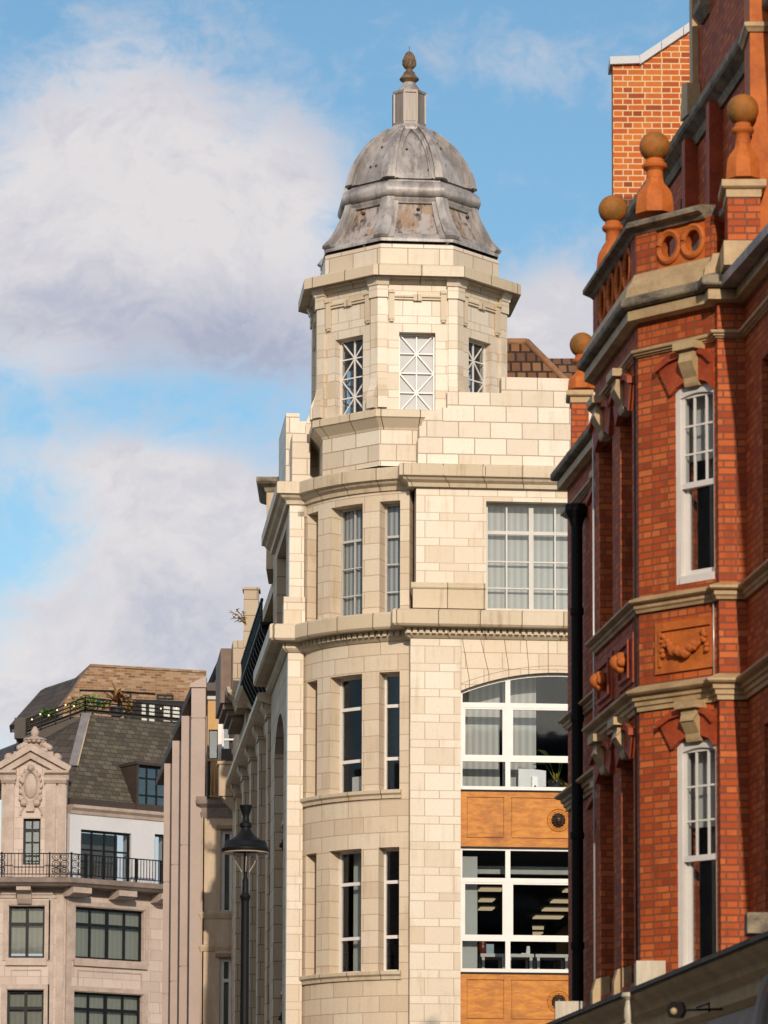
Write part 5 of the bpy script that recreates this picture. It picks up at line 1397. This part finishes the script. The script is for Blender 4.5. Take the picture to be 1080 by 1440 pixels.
# keystones, hood blocks
def keystone(fr, c, zt, zb_, w_=.16):
    m = MB(); H = zt-zb_
    prof = [(-.05, zt), (.16, zt), (.16, zt-.04), (.13, zt-.07), (.13, zt-.13*1), (.15, zt-.2), (.15, zt-H*.45), (.11, zt-H*.62), (.06, zt-H*.8), (.055, zb_+.03), (.045, zb_), (-.05, zb_)]
    m.xu(fr, c-w_*.62, c+w_*.62, prof); m.box(fr, c-w_*.95, c+w_*.95, zt-.07, zt+.012, -.04, .18)
    m.build('keystone', M['dressing'], RB)
def hood(fr, a, b, c, zt, zs_, top):
    for sg, e in ((-1, a), (1, b)):
        lim = (lambda u: min(u, LC-.012)) if fr is FC2 else (lambda u: u)
        m = MB(); o = lim(e+sg*.20)
        q = [(c+sg*.07, zs_+.05), (c+sg*.10, top-.03), (c+sg*.10+(o-c-sg*.1)*.5, top-.055), (o, top-.14), (lim(e+sg*.03), zs_-.07), (c+sg*.07+(e-c)*.5, zs_+.0)]
        m.prism(fr, q, -.03, .05)
        m.prism(fr, [(c+sg*.105, top-.085), (c+sg*.105, top-.02), (c+sg*.10+(o-c-sg*.1)*.5, top-.045), (o+sg*.004, top-.13), (o+sg*.002, top-.20), (c+sg*.10+(o-c-sg*.1)*.5, top-.115)], -.02, .09)
        m.build('hood_mould', M['rubbed'], RB)
for i, (c, d) in enumerate(WZ):
    top = c1(488, .05) if i == 0 else c1(992, .05)
    kz = FC2.hit(970, 487 if i == 0 else 990)[1]
    for fr, sp in ((FC2, [(u0, u1)]), (FF, fw_), (FE, wf)):
        for a, b in sp: keystone(fr, (a+b)/2, kz, d-.015, .15 if fr is FC2 else .2); hood(fr, a, b, (a+b)/2, 0, d, kz-.03)
# garland panels
def garland(fr, a, b, z0, z1, rich=True):
    m = MB(); m.box(fr, a, b, z0, z1, -.02, .025); e = .07
    for q in ((a+e, b-e*.3, z1-e-.025, z1-e), (a+e, a+e+.025, z0+e, z1-e-.025), ): m.box(fr, *q, .02, .05)
    c = (a+b)/2+.03; hw_ = (b-a)*.36; rnd = random.Random(4); zg_ = z1-(z1-z0)*.34
    pts = [(c-hw_+2*hw_*i/12, zg_-.17*math.sin(math.pi*i/12)) for i in range(13)]
    for i, (u, z) in enumerate(pts):
        r_ = .026+.03*math.sin(math.pi*i/12)
        for _ in range(3): m.ball(fr.P(u+rnd.uniform(-.02, .02), z+rnd.uniform(-.03, .03), .05+r_*.4), r_*rnd.uniform(.7, 1.1), 7, 5)
    for u, z in (pts[0], pts[-1]):
        for k_ in range(5): m.ball(fr.P(u+rnd.uniform(-.03, .03), z+.03-k_*.05, .05), .03, 7, 5)
    m.build('garland_panel', M['terra'], RB)
ga, gb_ = FC2.hit(923, 900)[0], LC-.03
gz0, gz1 = FC2.hit(960, 944)[1], FC2.hit(960, 872)[1]
garland(FC2, ga, gb_, gz0, gz1)
for a, b in fw_:
    m = MB(); m.box(FF, a-.05, b+.05, gz0, gz1, -.02, .02); o = m.build('panel', M['rubbed'], RB)
    m = MB()
    for q in ((a+.06, b-.06, gz1-.1, gz1-.06), (a+.06, b-.06, gz0+.06, gz0+.1), (a+.06, a+.1, gz0+.1, gz1-.1), (b-.1, b-.06, gz0+.1, gz1-.1)): m.box(FF, *q, .018, .05)
    m.build('moulding', M['rubbed'], o)
    m = MB(); c = (a+b)/2
    for i in range(6): m.ball(FF.P(c+.09*math.cos(i), (gz0+gz1)/2+.06*math.sin(i), .07), .06, 8, 6)
    m.ball(FF.P(c, (gz0+gz1)/2, .1), .09, 10, 7); m.build('boss', M['terra'], o)
# ball finials
def finial(c, z0, sc, ybase=.42, n=8, rb=.22, rball=.16, rot=.3):
    """terracotta bell base, neck rings and ball"""
    m = MB(); H = ybase
    pr = [(0, 0), (rb*1.05, 0), (rb*1.05, H*.12), (rb, H*.45), (rb*.93, H*.62), (rb*.78, H*.76), (rb*.52, H*.93), (rb*.44, H*1.12)]
    m.lathe((c[0], c[1], z0), pr, n, rot, False)
    z1 = z0+H*1.12
    m.lathe((c[0], c[1], z1), [(rb*.44, -.01), (rb*.42, .07), (rb*.50, .09), (rb*.62, .105), (rb*.66, .13), (rb*.62, .15), (rb*.5, .165), (rb*.46, .2), (rb*.3, .22)], 20)
    o = m.build('finial', M['terra'], RB)
    MB().ball((c[0], c[1], z1+.19+rball*.94), rball, 24, 16).build('ball', M['lichen'], o)
    return o
def fin_at(x, ytop_c, ybase, Y, r_px, rb_px, rot=.3):
    p = at(x, ybase, Y); c = at(x, ytop_c, Y); s = Y/5400; rball = r_px*s
    z1 = c.z-.94*rball-.19; H = (z1-p.z)/1.12
    return finial((p.x, p.y), p.z, 1, H, 8, rb_px*s, rball, rot)
fin_at(921, 206.5, 303, 39.9, 22, 28)
fin_at(862, 295, 386, 41.9, 20.8, 24)
fin_at(1045, 155, 254, 38.35, 23.2, 25)
fin_at(818.5, 485, 549, 48.0, 17.8, 20.5)
def pier_box(x0, x1, y0, y1, Y, dep, mat, name, cap=None):
    a, b = at(x0, y1, Y), at(x1, y1, Y); f = Flat((a.x, Y), (1, -.02)); z0, z1 = at(x0, y0, Y).z, a.z
    m = MB(); m.box(f, 0, b.x-a.x, z0, z1, -dep, 0); o = m.build(name, M[mat], RB)
    if cap:
        h = cap; m = MB(); w = b.x-a.x; q = [f.P(0, 0, -dep), f.P(0, 0, 0), f.P(w, 0, 0), f.P(w, 0, -dep)]
        m.sweep(q, [(-.05, z1-h*.1), (.01, z1), (.015, z1+h*.45), (.04, z1+h*.5), (.06, z1+h*.6), (.06, z1+h), (-.05, z1+h+.01)], True); m.slab([(p.x, p.y) for p in q], z1+h-.01, z1+h+.008); m.build('pier_cap', M['dressing'], o)
    return o
pier_box(1023, 1069, 345, 277, 38.2, .45, 'brick', 'parapet_pier', .17)
pier_box(803.5, 828, 650, 566, 47.75, .35, 'brick', 'parapet_pier', .15)
m = MB(); a = at(1018, 372, 38.15); b = at(1060, 338, 38.15); f = Flat((a.x, 38.15), (1, 0)); m.box(f, 0, b.x-a.x, a.z, b.z, -.5, 0); m.build('pier_base', M['dressing'], RB)
m = MB(); a = at(797, 655, 47.9); b = at(826, 636, 47.9); f = Flat((a.x, 47.9), (1, 0)); m.xu(f, 0, b.x-a.x, [(-.6, a.z), (.25, a.z), (.2, a.z+.1), (.02, b.z), (-.6, b.z)]); m.build('pier_base', M['dressing'], RB)
# parapet wall along the street end with a cresting
m = MB(); ul = Lw*.62
m.box(FE, ul, Lw, zCor+.2, zCor+.8, -.4, -.1); m.build('parapet', M['slate_dark'], RB)
m = MB()
for i in range(5): u = ul+.1+i*.4; m.xu(FE, u, u+.05, [(-.28, zCor+.8), (-.2, zCor+.8), (-.18, zCor+.92), (-.24, zCor+1.04), (-.3, zCor+.92)])
m.box(FE, ul, Lw, zCor+.8, zCor+.83, -.3, -.16); m.build('cresting', M['black'], RB)
# set-back upper storey with its gable
FU = FW.sub(0, -.62)
zU = 14.72
slots = [(FU.hit(x, 200)[0]-.16, FU.hit(x, 200)[0]+.16, 13.0, 14.2) for x in (1040, 1005, 960, 930)]
uA = FU.hit(866, 500)[0]
m = MB(); m.wall(FU, uA, 10, zCor+.1, zU, slots, w0=-.4); m.build('upper_wall', M['brick'], RB)
for s_ in slots: window(RB, FU, *s_, -.15, [], [], .05, .04, 'white', 'glass_mirror', blind='room')
m = MB()
for x in (979, 1014): u = FU.hit(x, 220)[0]; m.box(FU, u-.09, u+.09, zCor+.1, zU-.1, -.05, .15)
m.build('brick_pier', M['rubbed'], RB)
pu = [V2(FU, uA, 0), V2(FU, 10, 0)]
m = MB(); m.sweep(pu, [(-.3, zU-.18), (.03, zU-.18), (.06, zU-.1), (.16, zU-.03), (.18, zU), (.18, zU+.07), (-.3, zU+.1)]); m.build('cornice', M['dirty'], RB)
m = MB(); m.sweep(pu, [(-.3, zU-1.52), (.03, zU-1.52), (.08, zU-1.46), (.08, zU-1.40), (-.3, zU-1.38)]); m.build('string_course', M['dirty'], RB)
m = MB(); ug = FU.hit(988, 60)[0]
m.xu(FU, uA, ug+.2, [(-.45, zU+.1), (.1, zU+.1), (-.9, zU+.75), (-1.8, zU+.75)]); m.build('slate_roof', M['slate_dark'], RB)
m = MB(); m.prism(FU, [(ug, zU+.05), (10, zU+.05), (10, 17.8), (ug+.12, 17.8), (ug, 17.2)], -.45, .05)
m.build('gable', M['brick'], RB)
m = MB(); m.prism(FU, [(ug-.16, zU+.45), (ug, zU+.35), (ug, 17.2), (ug+.12, 17.9), (ug-.04, 17.9), (ug-.16, 17.2)], -.5, .12)
m.prism(FU, [(ug-.32, zU+.1), (ug+.1, zU+.05), (ug+.1, zU+.42), (ug-.2, zU+.5)], -.5, .2)
m.build('gable_coping', M['dressing'], RB)
m = MB(); ugr = FU.hit(1012, 60)[0]
m.sweep([V2(FU, ug+.3, .05), V2(FU, ugr-.25, .05)], [(-.05, 15.75), (.03, 15.75), (.12, 15.85), (.12, 15.93), (-.05, 15.96)])
m.xu(FU, ugr-.1, ugr+.02, [(0, 16.1), (.16, 16.3), (.14, 17.2), (.1, 17.6), (0, 17.7)]); m.box(FU, ugr-.55, ugr-.43, 16.9, 17.75, 0, .14)
m.sweep([V2(FU, ugr+.35, .05), V2(FU, 9, .05)], [(-.05, 16.0), (.03, 16.0), (.14, 16.12), (.14, 16.22), (-.05, 16.25)])
m.build('gable_moulding', M['dirty'], RB)
# lit tower pier at the frame edge
YT = 38.45; fT = Flat((at(1055.5, 200, YT).x, YT), (1, 0))
m = MB(); m.box(fT, 0, 2.5, at(1055, 350, YT).z, 16.6, -.6, 0); m.build('tower_pier', M['terra'], RB)
m = MB(); z = at(1055, 45, YT).z; q = [fT.P(0, 0, -.6), fT.P(0, 0, 0), fT.P(2.5, 0, 0)]; m.sweep(q, [(-.05, z), (.02, z), (.04, z+.03), (.06, z+.05), (.06, z+.09), (-.05, z+.1)]); m.build('string_course', M['dressing'], RB)
# roof slab so that nothing is hollow from above
m = MB(); m.slab([Gp, Bc, A2, Kp, N3, N3+Vector((8, 0)), E2], zCor+.15, zCor+.25); m.build('roof', M['lead'], RB)
# downpipe and hopper
ud = FW.hit(811.5, 1000, .12)[0]; pd = FW.P(ud, 0, .12)
zt_, zb_ = at(811, 725, pd.y).z, at(811, 1408, pd.y).z
m = MB(); m.tube([(pd.x, pd.y, zb_), (pd.x, pd.y, zt_)], .072, 12)
for y in (860, 1010, 1175, 1330): z = at(811, y, pd.y).z; m.tube([(pd.x, pd.y, z-.04), (pd.x, pd.y, z+.04)], .086, 12)
o = m.build('downpipe', M['black'], RB)
MB().lathe((pd.x, pd.y, 0), [(.07, zt_-.15), (.1, zt_-.05), (.13, zt_), (.15, zt_+.05), (.15, zt_+.13), (.1, zt_+.14)], 10, .4, False).build('hopper', M['black'], o)
ud = FW.hit(846, 1000, -.25)[0]
for fr, u in ((FF, -S_B+.05), (FF, -.035)):
    p = fr.P(u, 0, .03); MB().tube([(p.x, p.y, zb_-.4), (p.x, p.y, c1(486))], .012, 6).build('cable', M['silver' if u < -1 else 'black'], RB)
p = FC2.P(LC-.01, 0, .03); MB().tube([(p.x, p.y, c1(962)), (p.x, p.y, c1(862))], .009, 6).build('cable', M['silver'], RB)
# ------------------------------------------------------------ shop fascia below
zS = 4.52
m = MB(); m.xu(FF, -9.2, 10, [(-.6, zS), (.3, zS), (.31, zS-.04), (.28, zS-.08), (.2, zS-.12), (.17, zS-.2), (.09, zS-.25), (.08, zS-.38), (.03, zS-.44), (-.6, zS-.45)]); m.build('shop_cornice', M['ochre'], RB)
m = MB(); rnd = random.Random(8)
m.xu(FF, -9.2, 10, [(-.6, zS+.03), (-.6, zS+.12), (.2, zS+.04), (.33, zS+.035), (.34, zS-.012), (.30, zS-.012), (.30, zS+.004)]); m.build('lead_flashing', M['slate_dark'], RB)
m = MB(); m.wall(FF, -9.2, 10, 0, zS-.44, [(6.2, 9.2, 0, 3.0)], w0=-.5, w1=.02)
for i in range(8): u = -8+2.3*i; m.box(FF, u-.012, u+.012, 2.5, zS-.46, .0, .034)
m.build('shop_front', M['fascia'], RB)
m = MB(); ca = FF.hit(1100, 1440, .05); m.tube([FF.P(ca[0]+1.0*math.cos(t), ca[1]-.35+.85*math.sin(t), .06) for t in [math.pi*k_/20 for k_ in range(21)]], .06, 8); m.build('arch_moulding', M['white_render'], RB)
def block(x0, x1, y0, y1, Y, dep, mat, name, par=RB):
    a, b = at(x0, y0, Y), at(x1, y1, Y); f = Flat((a.x, Y), (1, -.02)); return MB().box(f, 0, b.x-a.x, a.z, b.z, -dep, 0).build(name, M[mat], par)
block(895, 936, 1398, 1351, 39.25, .5, 'whitestone', 'pier_base')
block(936.5, 946, 1398, 1352, 39.27, .4, 'ochre', 'pier_base')
block(781, 823, 1450, 1408, 43.2, .35, 'whitestone', 'pier_base')
block(1051, 1100, 1312, 1283, 36.9, .4, 'dirty', 'stone_block')
for fr, u in ((FF, -1.12), (FF, -2.46)):
    m = MB(); z = zS+.05; m.xu(fr, u-.07, u+.07, [(-.1, z), (.09, z), (.09, z+.22), (.05, z+.36), (-.1, z+.4)]); m.build('pier_base', M['dressing'], RB)
# floodlight, and the white post on the fascia
p = FF.hit(950, 1421, .5); c = FF.P(p[0], p[1], .5)
FLt = thing('floodlight', c, 'small dark floodlight on a bracket over the shop fascia', 'floodlight')
m = MB(); f = Flat((c.x, c.y), (.9, -.3)); m.prism(f, [(-.06, -.06+c.z), (.05, -.07+c.z), (.085, c.z), (.06, .075+c.z), (-.03, .08+c.z), (-.08, .02+c.z)], -.09, .03); m.build('housing', M['black'], FLt)
m = MB(); m.ball(f.P(-.01, c.z-.01, .03), .035, 10, 6); m.build('lens', M['dressing'], FLt)
m = MB(); m.tube([c, FF.P(p[0], p[1]+.02, .02)], .012, 6); m.tube([FF.P(p[0]+.0, p[1]+.03, .3), FF.P(p[0]+.55, p[1]+.03, .3), FF.P(p[0]+.55, p[1]-.05, .3)], .01, 6); m.build('bracket', M['black'], FLt)
p = FF.hit(884, 1396, .34); c = FF.P(p[0], 0, .34)
m = MB(); zt_ = p[1]; m.lathe((c.x, c.y, 0), [(.0, zt_), (.07, zt_), (.075, zt_-.04), (.05, zt_-.06), (.03, zt_-.08), (.045, zt_-.16), (.05, zt_-.24), (.035, zt_-.3), (.07, zt_-.32)], 14); tag(m.build('alarm_post', M['whitestone']), 'short white turned post in front of the lit stone block on the shop fascia', 'post')
# ------------------------------------------------------------ brick gable wall with white coping behind
YK = 48.75; fK = Flat((0, YK), (1, 0))
def kp(x, y): return fK.hit(x, y)
GW = thing('gable_wall', at(862, 280, YK), 'sunlit orange brick gable wall with white sloping coping behind the red building', 'wall')
k0 = kp(862, 90); k1 = kp(898, 90); k2 = kp(990, 28)
m = MB(); m.prism(fK, [(k0[0], 8), (k2[0], 8), (k2[0], k2[1]), (k1[0], k1[1]), (k0[0], k0[1])], -.34, 0); m.build('brickwork', M['gable_brick'], GW)
m = MB(); e0, e1, e2 = kp(857.5, 81.5), kp(899, 80), kp(990, 19.5)
h = -.10
m.prism(fK, [e0, (e1[0]-.005, e1[1]), (e1[0]+.01, e1[1]+h), (e0[0], e0[1]+h)], -.40, .06)
L = [Vector(e1).lerp(Vector(e2), t) for t in (0, .34, .68, 1.0)]
for a, b in zip(L, L[1:]):
    d = (b-a)*.012; m.prism(fK, [tuple(a+d), tuple(b-d), (b.x-d.x, b.y+h*1.15), (a.x+d.x, a.y+h*1.15)], -.40, .06)
m.build('coping', M['white_render'], GW)
# ------------------------------------------------------------ office things behind the tall windows
def hz(x, y, z, ):
    d = ray(x, y); s_ = (z-CAMZ)/d.z; return Vector((d.x*s_, d.y*s_))
def fuw(p): q = p-FR.O; return q.dot(FR.t), q.dot(FR.n)
zsl = zr(1107)-.02; z2 = zr(1363)
zc2 = zr(1180)-.02
rows = [(688, 733, 1224.5), (674, 707, 1250), (674, 692, 1265), (674, 681, 1277), (793, 815, 1251.5), (776, 815, 1266.5), (764, 812, 1278), (751, 791, 1289), (742, 771, 1304), (742, 762, 1312)]
for x0, x1, y in rows:
    a, b = fuw(hz(x0, y, zc2)), fuw(hz(x1, y, zc2)); 
    m = MB(); m.box(FR, a[0], max(b[0], a[0]+.35), zc2-.03, zc2, a[1]-.32, a[1]+.32); c = FR.P((a[0]+b[0])/2, zc2, a[1])
    o = m.build('ceiling_light', M['ceiling_light']); tag(o, 'lit flat ceiling panel in the dark lower office behind white windows', 'ceiling light', 'ceiling lights of the lower office')
def desk(x0, x1, y, w, label):
    a, b = ur(x0, w), ur(x1, w); z = FR.hit(700, y, w)[1]; t = thing('desk', FR.P((a+b)/2, z2-.2, w), label, 'desk', 'white desks in the lower office')
    m = MB(); m.box(FR, a, b, z-.07, z, w-.75, w); m.build('desktop', M['desk'], t)
    for u in (a+.03, b-.09):
        m = MB(); m.box(FR, u, u+.06, z-1.0, z-.07, w-.06, w-.01); m.box(FR, u, u+.06, z-1.0, z-.07, w-.74, w-.69); m.build('leg', M['desk'], t)
    m = MB(); c = (a+b)/2
    for sg in (-1, 1): m.prism(FR, [(c-.3*sg, z-.75), (c-.25*sg, z-.75), (c+.3*sg, z-.3), (c+.25*sg, z-.3)], w-.4, w-.36)
    m.build('brace', M['desk'], t); return z
zd = desk(676, 712, 1341, -1.4, 'white trestle desk carrying the red vase and blue carton')
desk(713, 750.5, 1341, -1.4, 'white trestle desk carrying the small white phone')
desk(753, 800, 1341, -1.4, 'white trestle desk nearest the dark downpipe')
c = FR.P(ur(679, -1.6), zd, -1.6); m = MB(); m.lathe(c, [(0, 0), (.07, 0), (.11, .1), (.10, .2), (.07, .26), (.08, .3), (.06, .3)], 16); tag(m.build('vase', M['redpot']), 'dark red rounded vase standing on the white desk', 'vase')
m = MB(); m.box(FR, ur(684, -1.5), ur(694.5, -1.5), zd, zd+.21, -1.7, -1.5); tag(m.build('carton', M['bluebox']), 'pale blue and white carton beside the red vase', 'box')
m = MB(); a = ur(739.5, -1.55); m.prism(FR, [(a, zd), (a+.09, zd), (a+.08, zd+.18), (a+.02, zd+.18)], -1.7, -1.55); m.box(FR, a-.1, a-.005, zd, zd+.03, -1.7, -1.55); tag(m.build('desk_phone', M['white']), 'small white phone on the middle white desk', 'phone')
for x0, x1, lab in ((738, 743.5, 'dark office chair back left of the gap between ceiling light reflections'), (770, 776, 'dark office chair back nearest the downpipe')):
    w = -9.0; a, b = ur(x0-6, w), ur(x1+6, w); zc_ = FR.hit(750, 1308, w)[1]
    t = thing('office_chair', FR.P((a+b)/2, z2-.2, w), lab, 'chair', 'chairs in the lower office')
    m = MB(); m.prism(FR, [(a, zc_-.5), (b, zc_-.5), (b-.02, zc_+.1), (b-.12, zc_+.2), (a+.12, zc_+.2), (a+.02, zc_+.1)], w-.1, w); m.build('backrest', M['chairm'], t)
    m = MB(); m.box(FR, a, b, zc_-.75, zc_-.62, w-.1, w+.5); m.build('seat', M['chairm'], t)
    m = MB(); m.box(FR, (a+b)/2-.04, (a+b)/2+.04, z2-.3, zc_-.7, w+.1, w+.2); m.build('leg', M['black'], t)
# upper office: monitor and plants on the sill
wM = -.42
MO = thing('monitor', FR.P(ur(749, wM), zsl, wM), 'silver desktop monitor seen from behind at the upper window', 'monitor')
a, b, z1_ = ur(729, wM), ur(768, wM), zr(1074)
f = Flat(V2(FR, a, wM+.08), (math.cos(R_(-9)), math.sin(R_(-9)))); zb_ = zr(1102)
m = MB(); f2 = Flat(V2(FR, a, wM), (math.cos(R_(8)), math.sin(R_(8))))
m.prism(f2, [(0, zb_), (b-a, zb_+.02), (b-a, z1_-.06), (0, z1_)], -.05, 0); m.build('screen_back', M['silver'], MO)
m = MB(); c = (ur(751.5, wM)); m.box(FR, c-.06, c+.06, zsl, z1_-.2, wM+.0, wM+.1); m.box(FR, c-.1, c+.1, zsl, zsl+.02, wM-.1, wM+.14); o = m.build('stand', M['silver'], MO)
MB().ball(FR.P(c, zsl+.10, wM+.10), .026, 10, 6, (1, .2, 1.1)).build('emblem', M['chairm'], o)
pc = FR.P(ur(781, -.4), zsl, -.4)
t = plant('potted_plant', pc, 'spiky green plant in a charcoal pot beside the monitor', 'plant', 26, .36, .022, 'leaf_yellow', 1.0, .5, (.17, .24), 11)
m = MB(); rnd = random.Random(1)
b0 = FR.P(ur(783, -.55), zsl+.2, -.55)
for x, y, wd_ in ((755, 1051, .15), (793, 1060, .12), (748, 1073, .11), (800, 1066, .1)):
    tip = FR.P(ur(x, -.5), zr(y, -.5), -.5); q = b0.lerp(tip, .45)+Vector((0, 0, .22)); d = (tip-q)
    m.tube([b0, q], .008, 5); leaf(m, q, d, d.length, wd_, 0.08, 6)
LP = thing('leafy_plant', b0, 'broad leaved green plant arching above the monitor', 'plant'); m.build('foliage', M['leaf'], LP)
MB().lathe((b0.x, b0.y, zsl), [(0, 0), (.09, 0), (.11, .22), (0, .2)], 14).build('pot', M['pot'], LP)
plant('potted_plant', FR.P(ur(794, -.38), zsl, -.38), 'small yellow leaved plant at the downpipe side of the sill', 'plant', 16, .26, .04, 'leaf_yellow', .9, .5, (.07, .08), 15)
m = MB(); bx = BAYS[1]; f = FB; m.box(FB, bx[0]+.2, bx[0]+.62, LV[1][0]+.05, LV[1][0]+.42, -.55, -.5); tag(m.build('drawing_board', M['white']), 'white board leaning inside the curved corner window', 'board')
# ------------------------------------------------------------ unseen blocks raised behind the camera to dim window reflections; row across the street
def back_block(x0, x1, y0, y1, h, label):
    t = thing('office_block', ((x0+x1)/2, (y0+y1)/2, 0), label, 'building')
    f = Flat((x1, y1), (-1, 0)); m = MB(); m.slab([(x0, y0), (x1, y0), (x1, y1), (x0, y1)], 0, h); m.build('tower', M['tower_clad'], t)
    m = MB(); n = int(h/3.6)
    for i in range(n): m.box(f, .8, x1-x0-.8, 3.6*i+1.2, 3.6*i+2.9, -.05, .03)
    m.build('ribbon_window', M['dark_frame'], t)
for i, (x0, x1, h, y1) in enumerate(((-62, -22, 34, -75), (-21, 14.5, 44, -95), (15, 70, 37, -82))):
    back_block(x0, x1, y1-22, y1, h, ('broad unseen grey office block behind the viewpoint on the west side', 'tallest unseen grey office block closing the street behind the viewpoint', 'lowest unseen grey office block behind the viewpoint on the east side')[i])
for i, (u0_, u1_, h) in enumerate(((-60, -22, 16), (-21.5, 14, 14), (14.5, 48, 18), (48.5, 80, 14.5), (80.5, 108, 16))):
    p = FS.P((u0_+u1_)/2, 0, -19.2); t = thing('terrace_building', p, ('plain stone terrace building across the road, nearest behind the viewpoint', 'lower stone terrace building across the road beside the viewpoint', 'tallest stone terrace building across the road', 'stone terrace building across the road facing the street lamp', 'farthest stone terrace building across the road')[i], 'building')
    MB().box(FS, u0_, u1_, 0, h, -31, -19.2).build('wall', M['portland'], t)
    m = MB(); m.box(FS, u0_, u1_, h, h+.5, -31, -18.8); m.build('cornice', M['portland_plain'], t)
    n = int((u1_-u0_)/3.2)
    for a in range(n):
        for fl in range(int(h/3.8)):
            MB().box(FS, u0_+.9+3.2*a, u0_+2.3+3.2*a, 1+3.8*fl, 3.2+3.8*fl, -19.3, -19.17).build('window', M['dark_frame'], t)
